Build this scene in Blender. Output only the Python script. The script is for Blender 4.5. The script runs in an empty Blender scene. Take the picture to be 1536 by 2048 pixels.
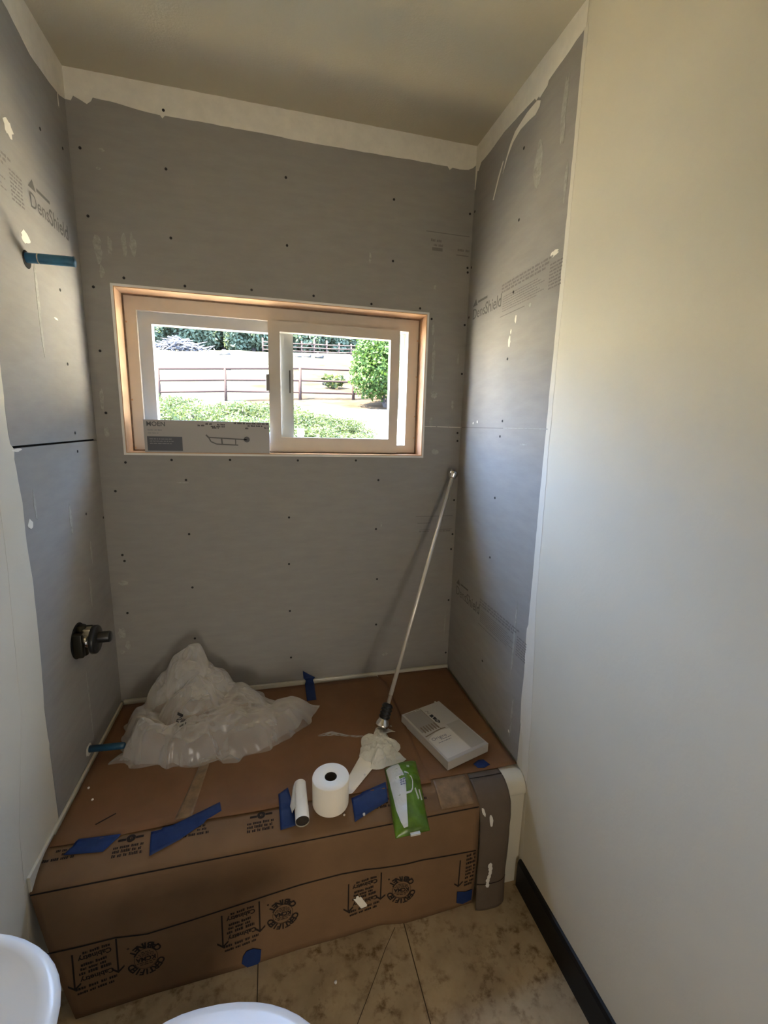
import bpy, bmesh, math, random
import numpy as np
from mathutils import Vector, Matrix, noise as mnoise
from mathutils.geometry import tessellate_polygon

# ------------------------------------------------------------------ camera, light, exposure
SC = bpy.context.scene
COL = SC.collection
W = 1.524            # width of the tub alcove
H = 2.835            # ceiling height
EXPOSURE = 2.08
SKY_HORIZON = (5.4, 6.9, 10.3)
SKY_ZENITH = (3.7, 5.5, 9.4)
SUN_POWER = 40.0
DOORWAY = 5.6       # fill lamp added in the hall, standing in for doorway daylight behind the camera

cam = bpy.data.cameras.new('camera')
cam.sensor_fit = 'HORIZONTAL'
cam.sensor_width = 36.0
cam.lens = 20.891
cam.clip_start = 0.02
cam.clip_end = 500
cam_ob = bpy.data.objects.new('camera', cam)
COL.objects.link(cam_ob)
_R = ((0.96988024, -0.24212577, 0.02659772), (-0.02049588, -0.18992794, -0.98158408), (0.24271845, 0.95147385, -0.18916994))
cam_ob.matrix_world = Matrix(((_R[0][0], -_R[1][0], -_R[2][0], 0.658200),
                              (_R[0][1], -_R[1][1], -_R[2][1], -1.977207),
                              (_R[0][2], -_R[1][2], -_R[2][2], 1.671554),
                              (0, 0, 0, 1)))
SC.camera = cam_ob
SC.view_settings.view_transform = 'Standard'
SC.view_settings.look = 'None'
SC.view_settings.gamma = 1.0
SC.view_settings.use_curve_mapping = False
SC.view_settings.exposure = EXPOSURE
SC.cycles.max_bounces = 14
SC.cycles.diffuse_bounces = 8
SC.cycles.transparent_max_bounces = 24
SC.cycles.caustics_reflective = False
SC.cycles.caustics_refractive = False
SC.cycles.sample_clamp_indirect = 12.0

world = bpy.data.worlds.new('sky')
SC.world = world
world.use_nodes = True
_nt = world.node_tree
_nt.nodes.clear()
_out = _nt.nodes.new('ShaderNodeOutputWorld')
_bg = _nt.nodes.new('ShaderNodeBackground')
_tc = _nt.nodes.new('ShaderNodeTexCoord')
_sp = _nt.nodes.new('ShaderNodeSeparateXYZ')
_rp = _nt.nodes.new('ShaderNodeValToRGB')
_rp.color_ramp.elements[0].position = 0.0
_rp.color_ramp.elements[0].color = (*SKY_HORIZON, 1)
_rp.color_ramp.elements[1].position = 0.85
_rp.color_ramp.elements[1].color = (*SKY_ZENITH, 1)
_nt.links.new(_tc.outputs['Generated'], _sp.inputs[0])
_nt.links.new(_sp.outputs['Z'], _rp.inputs[0])
_nt.links.new(_rp.outputs[0], _bg.inputs[0])
_nt.links.new(_bg.outputs[0], _out.inputs[0])

_sun = bpy.data.lights.new('sun', 'SUN')
_sun.energy = SUN_POWER
_sun.angle = 0.009
_sun.color = (1.0, 0.94, 0.81)
sun_ob = bpy.data.objects.new('sun', _sun)
COL.objects.link(sun_ob)
sun_ob.rotation_euler = Vector((0.50, 0.26, -1.0)).to_track_quat('-Z', 'Y').to_euler()
sun_ob.location = (0, -8, 12)

_pl = bpy.data.lights.new('window_portal', 'AREA')
_pl.shape = 'RECTANGLE'
_pl.size = 1.20
_pl.size_y = 0.60
_pl.cycles.is_portal = True
portal_ob = bpy.data.objects.new('window_portal', _pl)
COL.objects.link(portal_ob)
portal_ob.location = (0.717, 0.20, 1.848)
portal_ob.rotation_euler = (-math.pi / 2, 0, 0)

_dl = bpy.data.lights.new('doorway_fill', 'AREA')  # area lamp added in the closed hall as fill for the room
_dl.shape = 'RECTANGLE'
_dl.size = 0.6
_dl.size_y = 1.05
_dl.energy = DOORWAY
_dl.color = (1.0, 0.93, 0.82)
door_light = bpy.data.objects.new('doorway_fill', _dl)
COL.objects.link(door_light)
door_light.location = (1.08, -4.15, 0.82)
door_light.rotation_euler = (math.pi / 2, 0, math.radians(6))

# ------------------------------------------------------------------ helpers
RND = random.Random(7)
WL = {}              # world location of every root, so that meshes can be built in world coordinates


def srgb(r, g, b):
    def f(c):
        c = c / 255.0
        return c / 12.92 if c <= 0.04045 else ((c + 0.055) / 1.055) ** 2.4
    return (f(r), f(g), f(b))


def mat(name, col, rough=0.7, var=0.0, scale=6.0, metal=0.0, spec=0.3, bump=0.0, bscale=60.0, detail=4.0, col2=None, stretch=None):
    m = bpy.data.materials.new(name)
    m.use_nodes = True
    nt = m.node_tree
    b = nt.nodes['Principled BSDF']
    b.inputs['Base Color'].default_value = (*col, 1)
    b.inputs['Roughness'].default_value = rough
    b.inputs['Metallic'].default_value = metal
    b.inputs['Specular IOR Level'].default_value = spec
    tc = nt.nodes.new('ShaderNodeTexCoord')
    mp = nt.nodes.new('ShaderNodeMapping')
    if stretch:
        mp.inputs['Scale'].default_value = stretch
    nt.links.new(tc.outputs['Object'], mp.inputs[0])
    if var > 0 or col2:
        n = nt.nodes.new('ShaderNodeTexNoise')
        n.inputs['Scale'].default_value = scale
        n.inputs['Detail'].default_value = detail
        n.inputs['Roughness'].default_value = 0.6
        r = nt.nodes.new('ShaderNodeValToRGB')
        c2 = col2 if col2 else tuple(min(1, c * (1 + var)) for c in col)
        c1 = col if col2 else tuple(c * (1 - var) for c in col)
        r.color_ramp.elements[0].position = 0.32
        r.color_ramp.elements[0].color = (*c1, 1)
        r.color_ramp.elements[1].position = 0.68
        r.color_ramp.elements[1].color = (*c2, 1)
        nt.links.new(mp.outputs[0], n.inputs['Vector'])
        nt.links.new(n.outputs['Fac'], r.inputs[0])
        nt.links.new(r.outputs[0], b.inputs['Base Color'])
    if bump > 0:
        n2 = nt.nodes.new('ShaderNodeTexNoise')
        n2.inputs['Scale'].default_value = bscale
        n2.inputs['Detail'].default_value = 3
        bp = nt.nodes.new('ShaderNodeBump')
        bp.inputs['Strength'].default_value = bump
        bp.inputs['Distance'].default_value = 0.003
        nt.links.new(mp.outputs[0], n2.inputs['Vector'])
        nt.links.new(n2.outputs['Fac'], bp.inputs['Height'])
        nt.links.new(bp.outputs[0], b.inputs['Normal'])
    return m


def tag(o, label=None, cat=None, group=None, kind=None):
    if label:
        o['label'] = label
    if cat:
        o['category'] = cat
    if group:
        o['group'] = group
    if kind:
        o['kind'] = kind
    return o


def empty(name, loc, label, cat, group=None):
    o = bpy.data.objects.new(name, None)
    o.empty_display_size = 0.05
    COL.objects.link(o)
    o.location = loc
    WL[o] = Vector(loc)
    return tag(o, label, cat, group)


def obj(name, bm, m, parent=None, smooth=False, label=None):
    """link a bmesh (built in world coordinates) as one mesh object under its parent"""
    off = WL.get(parent, Vector((0, 0, 0)))
    me = bpy.data.meshes.new(name)
    bmesh.ops.translate(bm, verts=bm.verts, vec=-off)
    bmesh.ops.recalc_face_normals(bm, faces=bm.faces)
    bm.to_mesh(me)
    bm.free()
    for mm in (m if isinstance(m, (list, tuple)) else [m]):
        me.materials.append(mm)
    if smooth:
        for p in me.polygons:
            p.use_smooth = True
    o = bpy.data.objects.new(name, me)
    COL.objects.link(o)
    if parent is not None:
        o.parent = parent
    WL[o] = off
    if label:
        o['label'] = label
    return o


def solo(name, bm, m, label, cat, group=None, smooth=False, kind=None):
    """a thing that is one mesh; its origin is put at the middle of its base"""
    xs = [v.co for v in bm.verts]
    c = Vector(((min(v.x for v in xs) + max(v.x for v in xs)) / 2, (min(v.y for v in xs) + max(v.y for v in xs)) / 2, min(v.z for v in xs)))
    bmesh.ops.translate(bm, verts=bm.verts, vec=-c)
    o = obj(name, bm, m, None, smooth)
    o.location = c
    WL[o] = c
    return tag(o, label, cat, group, kind)


def struct(name, bm, m, label=None, smooth=False):
    o = obj(name, bm, m, None, smooth)
    return tag(o, label, None, None, 'structure')


def BM():
    return bmesh.new()


def box(bm, x0, x1, y0, y1, z0, z1, bev=0.0):
    r = bmesh.ops.create_cube(bm, size=1.0)
    vs = r['verts']
    for v in vs:
        v.co = Vector((x0 + (v.co.x + .5) * (x1 - x0), y0 + (v.co.y + .5) * (y1 - y0), z0 + (v.co.z + .5) * (z1 - z0)))
    if bev > 0:
        es = list({e for v in vs for e in v.link_edges})
        bmesh.ops.bevel(bm, geom=es, offset=bev, segments=2, affect='EDGES', profile=0.6)
    return bm


def tube(bm, pts, rad, seg=16, caps=True, hollow=0.0):
    """round bar along a polyline; rad a number or one per point"""
    pts = [Vector(p) for p in pts]
    rr = rad if isinstance(rad, (list, tuple)) else [rad] * len(pts)
    rings = []
    t0 = (pts[1] - pts[0]).normalized()
    up = Vector((0, 0, 1)) if abs(t0.z) < 0.9 else Vector((1, 0, 0))
    n = t0.cross(up).normalized()
    for i, p in enumerate(pts):
        if i == 0:
            t = t0
        elif i == len(pts) - 1:
            t = (pts[i] - pts[i - 1]).normalized()
        else:
            a, b = (pts[i + 1] - pts[i]), (pts[i] - pts[i - 1])
            t = (a.normalized() if a.length > 1e-9 else Vector()) + (b.normalized() if b.length > 1e-9 else Vector())
            t = t.normalized() if t.length > 1e-9 else t0
        n = (n - t * n.dot(t)).normalized()
        bb = t.cross(n)
        rings.append([bm.verts.new(p + (n * math.cos(2 * math.pi * k / seg) + bb * math.sin(2 * math.pi * k / seg)) * rr[i]) for k in range(seg)])
    for a, b in zip(rings, rings[1:]):
        for k in range(seg):
            bm.faces.new((a[k], a[(k + 1) % seg], b[(k + 1) % seg], b[k]))
    if caps:
        bm.faces.new(rings[0][::-1])
        bm.faces.new(rings[-1])
    return bm


def lathe(bm, prof, c, axis=(0, 0, 1), seg=32):
    """prof: list of (radius, height along the axis)"""
    ax = Vector(axis).normalized()
    u = ax.orthogonal().normalized()
    v = ax.cross(u)
    c = Vector(c)
    rings = []
    for r, h in prof:
        if r < 1e-6:
            rings.append([bm.verts.new(c + ax * h)])
        else:
            rings.append([bm.verts.new(c + ax * h + (u * math.cos(2 * math.pi * k / seg) + v * math.sin(2 * math.pi * k / seg)) * r) for k in range(seg)])
    for a, b in zip(rings, rings[1:]):
        for k in range(seg):
            k2 = (k + 1) % seg
            if len(a) == 1 and len(b) == 1:
                continue
            if len(a) == 1:
                bm.faces.new((a[0], b[k2], b[k]))
            elif len(b) == 1:
                bm.faces.new((a[k], a[k2], b[0]))
            else:
                bm.faces.new((a[k], a[k2], b[k2], b[k]))
    return bm


def slab(bm, pts, nrm):
    """closed flat polygon given thickness along nrm"""
    nrm = Vector(nrm)
    lo = [bm.verts.new(Vector(p)) for p in pts]
    hi = [bm.verts.new(Vector(p) + nrm) for p in pts]
    n = len(pts)
    for i in range(n):
        bm.faces.new((lo[i], lo[(i + 1) % n], hi[(i + 1) % n], hi[i]))
    for a, b, c in tessellate_polygon([[Vector(p) for p in pts]]):
        bm.faces.new((lo[a], lo[b], lo[c]))
        bm.faces.new((hi[a], hi[c], hi[b]))
    return bm


def grid(bm, fn, nu, nv, thick=0.0, closed_u=False):
    """surface fn(i/nu, j/nv) -> point; thick gives it a back face along the normal"""
    P = [[Vector(fn(i / nu, j / nv)) for j in range(nv + 1)] for i in range(nu + (0 if closed_u else 1))]
    V = [[bm.verts.new(p) for p in row] for row in P]
    n = len(V)
    top = []
    for i in range(n if closed_u else n - 1):
        for j in range(nv):
            i2 = (i + 1) % n
            top.append(bm.faces.new((V[i][j], V[i2][j], V[i2][j + 1], V[i][j + 1])))
    if thick:
        bm.normal_update()
        nr = [[v.normal.copy() for v in row] for row in V]
        B = [[bm.verts.new(P[i][j] - nr[i][j] * thick) for j in range(nv + 1)] for i in range(n)]
        for i in range(n if closed_u else n - 1):
            for j in range(nv):
                i2 = (i + 1) % n
                bm.faces.new((B[i][j], B[i][j + 1], B[i2][j + 1], B[i2][j]))
        for j in range(nv):
            if not closed_u:
                bm.faces.new((V[0][j], V[0][j + 1], B[0][j + 1], B[0][j]))
                bm.faces.new((V[-1][j], B[-1][j], B[-1][j + 1], V[-1][j + 1]))
        for i in range(n if closed_u else n - 1):
            i2 = (i + 1) % n
            bm.faces.new((V[i][0], B[i][0], B[i2][0], V[i2][0]))
            bm.faces.new((V[i][-1], V[i2][-1], B[i2][-1], B[i][-1]))
    return bm


def fbm(x, y, z=0.0, sc=1.0, oc=4):
    return mnoise.fractal(Vector((x * sc, y * sc, z * sc)), 1.0, 2.0, oc)


def ridge(x, y, z=0.0, sc=1.0):
    a = abs(mnoise.noise(Vector((x * sc, y * sc, z * sc))))
    b = abs(mnoise.noise(Vector((x * sc * 2.3 + 7, y * sc * 2.3, z * sc + 3))))
    return 1 - 2 * a - 0.7 * b


def interp(x, xs, ys):
    return float(np.interp(x, xs, ys))


# flat print: letters and strokes collected in (u, v), then laid on a surface
_tcache = {}


def glyphs(s, bold=0.0):
    if (s, bold) not in _tcache:
        cu = bpy.data.curves.new('lettering', 'FONT')
        cu.body = s
        cu.size = 1.0
        cu.align_x = 'CENTER'
        cu.align_y = 'CENTER'
        cu.offset = bold
        cu.resolution_u = 3
        ob = bpy.data.objects.new('lettering', cu)
        COL.objects.link(ob)
        bpy.context.view_layer.update()
        dg = bpy.context.evaluated_depsgraph_get()
        me = bpy.data.meshes.new_from_object(ob.evaluated_get(dg))
        vs = [(v.co.x, v.co.y) for v in me.vertices]
        fs = [tuple(p.vertices) for p in me.polygons]
        bpy.data.objects.remove(ob)
        bpy.data.curves.remove(cu)
        bpy.data.meshes.remove(me)
        _tcache[(s, bold)] = (vs, fs)
    return _tcache[(s, bold)]


class Print:
    def __init__(self):
        self.v, self.f = [], []

    def add(self, vs, fs):
        b = len(self.v)
        self.v += vs
        self.f += [tuple(i + b for i in q) for q in fs]

    def poly(self, pts):
        self.add([tuple(p) for p in pts], [tuple(range(len(pts)))])

    def rect(self, u0, u1, v0, v1, n=1):
        for k in range(n):
            a, b = u0 + (u1 - u0) * k / n, u0 + (u1 - u0) * (k + 1) / n
            self.poly([(a, v0), (b, v0), (b, v1), (a, v1)])

    def text(self, s, u, v, h, rot=0.0, bold=0.0, wscale=1.0, width=None):
        vs, fs = glyphs(s, bold)
        if width:
            w0 = max(p[0] for p in vs) - min(p[0] for p in vs)
            wscale = width / (w0 * h)
        c, si = math.cos(rot), math.sin(rot)
        self.add([(u + (x * wscale * c - y * si) * h, v + (x * wscale * si + y * c) * h) for x, y in vs], fs)

    def words(self, u0, u1, v, h, seed=1, slope=0.0):
        """a row of writing too small to be read in the photo: broken short strokes"""
        r = random.Random(seed)
        u = u0
        while u < u1 - h * .3:
            w = min(r.uniform(1.0, 3.4) * h, u1 - u)
            k = u
            while k < u + w:
                e = min(k + r.uniform(.35, .6) * h, u + w)
                t = r.choice((.5, .5, .62, .4))
                vv = v + slope * (k - u0)
                self.poly([(k, vv - h * .4), (e, vv - h * .4), (e, vv + h * (t - .1)), (k, vv + h * (t - .1))])
                k = e + h * .12
            u += w + h * .6

    def ring(self, u, v, r0, r1, n=48, a0=0.0, a1=2 * math.pi, sy=1.0):
        for k in range(n):
            a, b = a0 + (a1 - a0) * k / n, a0 + (a1 - a0) * (k + 1) / n
            self.poly([(u + r0 * math.cos(a), v + sy * r0 * math.sin(a)), (u + r1 * math.cos(a), v + sy * r1 * math.sin(a)),
                       (u + r1 * math.cos(b), v + sy * r1 * math.sin(b)), (u + r0 * math.cos(b), v + sy * r0 * math.sin(b))])

    def arrow(self, u, v0, v1, w):
        """shaft from v0 down to the head at v1 (a V-shaped head)"""
        self.rect(u - w / 2, u + w / 2, v1, v0)
        hl = w * 3.6
        for s in (-1, 1):
            self.poly([(u, v1 - w * .8), (u + s * hl, v1 + hl * .75), (u + s * hl, v1 + hl * .75 + w * 1.5), (u, v1 + w * .9)])

    def stroke(self, pts, w):
        for a, b in zip(pts, pts[1:]):
            d = Vector((b[0] - a[0], b[1] - a[1]))
            if d.length < 1e-9:
                continue
            n = Vector((-d.y, d.x)).normalized() * w / 2
            self.poly([(a[0] - n.x, a[1] - n.y), (b[0] - n.x, b[1] - n.y), (b[0] + n.x, b[1] + n.y), (a[0] + n.x, a[1] + n.y)])

    def lay(self, name, place, m, parent, label=None):
        bm = BM()
        vs = [bm.verts.new(Vector(place(u, v))) for u, v in self.v]
        for q in self.f:
            try:
                bm.faces.new([vs[i] for i in q])
            except ValueError:
                pass
        return obj(name, bm, m, parent, label=label)


def on_back(u, v):
    return (u, -0.0009, v)


def on_right(u, v):
    return (W - 0.0009, -u, v)


def on_left(u, v):
    return (0.0009, u, v)


def plane(o, U, V, eps=0.0006):
    o, U, V = Vector(o), Vector(U), Vector(V)
    n = U.cross(V).normalized() * eps
    return lambda u, v: o + U * u + V * v + n


# ------------------------------------------------------------------ materials
M_BOARD = mat('gray_board', (0.325, 0.306, 0.280), 0.85, 0.05, 9.0, bump=0.03, bscale=250, stretch=(1, 1, 4))
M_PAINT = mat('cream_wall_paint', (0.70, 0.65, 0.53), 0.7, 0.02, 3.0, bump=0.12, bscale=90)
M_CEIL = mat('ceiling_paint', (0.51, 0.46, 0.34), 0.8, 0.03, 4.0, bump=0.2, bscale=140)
M_MUD = mat('joint_compound', (0.82, 0.78, 0.69), 0.85, 0.05, 22.0, bump=0.25, bscale=70)
M_MUD2 = mat('sanded_compound', (0.73, 0.69, 0.595), 0.85, 0.03, 12.0, bump=0.15, bscale=70)
M_SMEAR = mat('dried_compound', (0.385, 0.37, 0.335), 0.9, 0.18, 60.0)
M_SCREW = mat('screw_head', (0.025, 0.022, 0.02), 0.6)
M_INK = mat('board_ink', (0.150, 0.140, 0.131), 0.9)
M_INK2 = mat('faint_board_ink', (0.205, 0.19, 0.178), 0.9)
M_GAP = mat('open_joint', (0.01, 0.01, 0.01), 0.9)
M_WOOD = mat('raw_pine', (0.62, 0.40, 0.24), 0.6, 0.16, 9.0, stretch=(1, 1, 1), bump=.1)
M_VINYL = mat('vinyl_frame', (0.60, 0.54, 0.46), 0.4, 0.03, 12.0)
M_VINYL2 = mat('white_vinyl', (0.56, 0.565, 0.57), 0.35)
M_BEAD = mat('white_corner_bead', (0.78, 0.75, 0.70), 0.6)
M_TUB = mat('cream_tub', (0.70, 0.66, 0.55), 0.25, spec=0.5)
M_CARD = mat('cardboard', (0.205, 0.117, 0.057), 0.75, 0.10, 5.0, bump=0.06, bscale=200)
M_CARD_D = mat('dark_cardboard', (0.205, 0.102, 0.047), 0.72, 0.12, 4.0, bump=0.06, bscale=200)
M_CARD_G = mat('gray_cardboard', (0.125, 0.092, 0.066), 0.7, 0.10, 8.0)
M_CINK = mat('cardboard_ink', (0.022, 0.014, 0.009), 0.8)
M_TAPE = mat('blue_tape', (0.010, 0.030, 0.115), 0.55, 0.12, 40.0)
M_PTAPE = mat('packing_tape', (0.225, 0.138, 0.070), 0.28, 0.3, 30.0, spec=0.5)
M_PAPER = mat('white_paper', (0.92, 0.85, 0.72), 0.9, bump=0.15, bscale=120)
M_TISSUE = mat('white_tissue', (0.72, 0.69, 0.60), 0.9)
M_CHROME = mat('chrome', (0.78, 0.75, 0.70), 0.18, metal=1.0)
M_ROD = mat('satin_rod', (0.80, 0.75, 0.66), 0.35, metal=0.55)
M_BLACK = mat('black_plastic', (0.014, 0.014, 0.013), 0.35, spec=0.5)
M_BRASS = mat('pale_metal', (0.72, 0.62, 0.42), 0.3, metal=0.8)
M_PIPE = mat('blue_pipe', (0.022, 0.115, 0.215), 0.35, 0.15, 20.0, spec=0.5)
M_PIPE_D = mat('dark_blue_pipe', (0.014, 0.070, 0.135), 0.4, 0.15, 20.0, spec=0.5)
M_TOILET = mat('toilet_porcelain', (0.84, 0.81, 0.76), 0.3, spec=0.5)
M_TSEAT = mat('toilet_seat_plastic', (0.90, 0.84, 0.78), 0.3, spec=0.5)
M_BASEB = mat('black_baseboard', (0.010, 0.009, 0.008), 0.5)
M_BOX = mat('pale_carton', (0.46, 0.43, 0.385), 0.55)
M_BOXG = mat('carton_print_gray', (0.30, 0.275, 0.245), 0.55)
M_BOXB = mat('carton_print_brown', (0.20, 0.15, 0.105), 0.55)
M_BOXW = mat('carton_print_white', (0.60, 0.57, 0.52), 0.5)
M_BOXK = mat('carton_print_black', (0.03, 0.03, 0.033), 0.5)
M_MOEN = mat('window_carton', (0.43, 0.41, 0.385), 0.6)
M_MOENG = mat('window_carton_label', (0.115, 0.12, 0.135), 0.6)
M_GREEN = mat('green_pouch', (0.090, 0.180, 0.010), 0.28, 0.35, 18.0, spec=0.6)
M_POUCHW = mat('pouch_white', (0.62, 0.61, 0.56), 0.35, spec=0.5)
M_POUCHL = mat('pouch_pale_print', (0.36, 0.44, 0.22), 0.4)
M_FLECK = mat('plaster_crumb', (0.74, 0.70, 0.63), 0.8)

# plastic film
M_FILM = bpy.data.materials.new('clear_film')
M_FILM.use_nodes = True
_n = M_FILM.node_tree
_b = _n.nodes['Principled BSDF']
_b.inputs['Base Color'].default_value = (0.90, 0.86, 0.80, 1)
_b.inputs['Roughness'].default_value = 0.16
_b.inputs['Specular IOR Level'].default_value = 0.9
_t = _n.nodes.new('ShaderNodeBsdfTransparent')
_mx = _n.nodes.new('ShaderNodeMixShader')
_lw = _n.nodes.new('ShaderNodeLayerWeight')
_lw.inputs['Blend'].default_value = 0.42
_mr = _n.nodes.new('ShaderNodeMapRange')
_mr.inputs['To Min'].default_value = 0.18
_mr.inputs['To Max'].default_value = 0.86
_n.links.new(_lw.outputs['Facing'], _mr.inputs['Value'])
_n.links.new(_mr.outputs[0], _mx.inputs[0])
_n.links.new(_t.outputs[0], _mx.inputs[1])
_n.links.new(_b.outputs[0], _mx.inputs[2])
_n.links.new(_mx.outputs[0], _n.nodes['Material Output'].inputs[0])

# window glass: thin clear pane with a light reflection
M_GLASS = bpy.data.materials.new('window_glass')
M_GLASS.use_nodes = True
_n = M_GLASS.node_tree
_n.nodes.remove(_n.nodes['Principled BSDF'])
_t = _n.nodes.new('ShaderNodeBsdfTransparent')
_t.inputs[0].default_value = (0.97, 0.985, 0.98, 1)
_g = _n.nodes.new('ShaderNodeBsdfGlossy')
_g.inputs['Roughness'].default_value = 0.02
_mx = _n.nodes.new('ShaderNodeMixShader')
_mx.inputs[0].default_value = 0.025
_n.links.new(_t.outputs[0], _mx.inputs[1])
_n.links.new(_g.outputs[0], _mx.inputs[2])
_n.links.new(_mx.outputs[0], _n.nodes['Material Output'].inputs[0])

# floor tile
M_FLOOR = bpy.data.materials.new('travertine_tile')
M_FLOOR.use_nodes = True
_n = M_FLOOR.node_tree
_b = _n.nodes['Principled BSDF']
_b.inputs['Roughness'].default_value = 0.45
_tc = _n.nodes.new('ShaderNodeTexCoord')


def _noise(sc, det, lo, hi, c0, c1):
    q = _n.nodes.new('ShaderNodeTexNoise')
    q.inputs['Scale'].default_value = sc
    q.inputs['Detail'].default_value = det
    q.inputs['Roughness'].default_value = 0.65
    r = _n.nodes.new('ShaderNodeValToRGB')
    r.color_ramp.elements[0].position = lo
    r.color_ramp.elements[1].position = hi
    r.color_ramp.elements[0].color = (*c0, 1)
    r.color_ramp.elements[1].color = (*c1, 1)
    _n.links.new(_tc.outputs['Object'], q.inputs['Vector'])
    _n.links.new(q.outputs['Fac'], r.inputs[0])
    return r


_r1 = _noise(5.0, 5, .35, .68, (0.38, 0.28, 0.16), (0.56, 0.43, 0.26))
_r2 = _noise(26.0, 6, .49, .64, (1, 1, 1), (0.40, 0.32, 0.22))
_r3 = _noise(8.0, 3, .40, .58, (0, 0, 0), (1, 1, 1))
_mm = _n.nodes.new('ShaderNodeMix')
_mm.data_type = 'RGBA'
_mm.inputs[6].default_value = (1, 1, 1, 1)
_n.links.new(_r3.outputs[0], _mm.inputs[0])
_n.links.new(_r2.outputs[0], _mm.inputs[7])
_ml = _n.nodes.new('ShaderNodeMix')
_ml.data_type = 'RGBA'
_ml.blend_type = 'MULTIPLY'
_ml.inputs[0].default_value = 1.0
_n.links.new(_r1.outputs[0], _ml.inputs[6])
_n.links.new(_mm.outputs[2], _ml.inputs[7])
_n.links.new(_ml.outputs[2], _b.inputs['Base Color'])
M_GROUT = mat('tile_joint', (0.085, 0.062, 0.038), 0.9)

# outdoors
M_SOIL = mat('dry_hillside', (0.020, 0.0185, 0.0115), 0.95, scale=0.8, col2=(0.058, 0.054, 0.037), detail=9, spec=0.0)
M_BOUNCE = mat('bounce_ground', (0.66, 0.575, 0.43), 0.95, 0.10, 9.0, spec=0.0)  # bright ground added outside the view to bounce warm light onto the walls
M_BOUNCE_NEAR = mat('near_bounce_ground', (0.33, 0.27, 0.175), 0.95, 0.10, 6.0, spec=0.0)  # unseen ground by the house, added to bounce light up to the ceiling
M_SAND = mat('pale_sand', (0.085, 0.076, 0.064), 0.95, 0.08, 2.0, spec=0.0)
M_TAN = mat('tan_earth', (0.036, 0.025, 0.0155), 0.95, 0.40, 1.4, detail=7, spec=0.0)
M_ROCK = mat('field_rock', (0.035, 0.033, 0.030), 0.9, 0.3, 5.0, spec=0.0)
M_RAIL = mat('rusty_pipe_rail', (0.032, 0.021, 0.018), 0.7, spec=0.0)
M_CORRAL = mat('weathered_corral_rail', (0.050, 0.034, 0.028), 0.8, spec=0.0)
M_TRUNK = mat('gray_bark', (0.035, 0.03, 0.027), 0.9, 0.3, 8.0, spec=0.0)
M_STICK = mat('bleached_branch', (0.070, 0.066, 0.068), 0.9, 0.25, 3.0, spec=0.0)
M_HOUSE = mat('outside_white', (0.72, 0.70, 0.66), 0.6)


def leafmat(name, c, c2, scale):
    m = mat(name, c, 0.6, scale=scale, col2=c2, detail=3, spec=0.1)
    n = m.node_tree
    b = n.nodes['Principled BSDF']
    tr = n.nodes.new('ShaderNodeBsdfTranslucent')
    tr.inputs[0].default_value = (c2[0] * 1.1, c2[1] * 1.1, c2[2] * .7, 1)
    mx = n.nodes.new('ShaderNodeMixShader')
    mx.inputs[0].default_value = 0.3
    n.links.new(b.outputs[0], mx.inputs[1])
    n.links.new(tr.outputs[0], mx.inputs[2])
    n.links.new(mx.outputs[0], n.nodes['Material Output'].inputs[0])
    return m


M_LEAF_S = leafmat('shrub_leaf', (0.030, 0.040, 0.015), (0.060, 0.074, 0.030), 3.0)
M_LEAF_B = leafmat('bush_leaf', (0.018, 0.036, 0.007), (0.036, 0.062, 0.015), 2.5)
M_LEAF_T = leafmat('oak_leaf', (0.036, 0.052, 0.036), (0.075, 0.094, 0.060), 0.5)
M_LEAF_D = leafmat('dark_oak_leaf', (0.028, 0.041, 0.033), (0.060, 0.075, 0.050), 0.5)

# ------------------------------------------------------------------ the room
ZR = -4.30           # end of the hall behind the doorway
ZD = -3.00           # wall with the doorway, behind the camera
WX0, WX1, WZ0, WZ1 = 0.099, 1.336, 1.539, 2.158
bm = BM()
box(bm, -0.12, W + 0.12, ZR - 0.12, 0.30, -0.15, 0.0)
floor = struct('floor', bm, M_FLOOR)
bm = BM()
for gx in (0.585, 1.066):
    box(bm, gx - .0016, gx + .0016, ZR, -0.76, 0.0, 0.0006)
for gy in (-1.33, -1.81, -2.29, -2.77):
    box(bm, 0, W, gy - .0016, gy + .0016, 0.0, 0.0006)
obj('tile_joint', bm, M_GROUT, floor)
bm = BM()
crack = [(1.033, -.813), (0.985, -.868), (0.945, -.922), (0.905, -.975), (0.863, -1.029), (0.80, -1.12)]
for a, b in zip(crack, crack[1:]):
    slab(bm, [(a[0] - .0012, a[1], 0), (b[0] - .0012, b[1], 0), (b[0] + .0012, b[1], 0), (a[0] + .0012, a[1], 0)], (0, 0, .0005))
obj('scratch', bm, M_GROUT, floor)

bm = BM()
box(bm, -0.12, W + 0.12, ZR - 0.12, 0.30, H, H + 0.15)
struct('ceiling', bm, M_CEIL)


def framed(bm, x0, x1, z0, z1, ox0, ox1, oz0, oz1, y0, y1):
    box(bm, x0, ox0, y0, y1, z0, z1)
    box(bm, ox1, x1, y0, y1, z0, z1)
    box(bm, ox0, ox1, y0, y1, z0, oz0)
    box(bm, ox0, ox1, y0, y1, oz1, z1)


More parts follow.
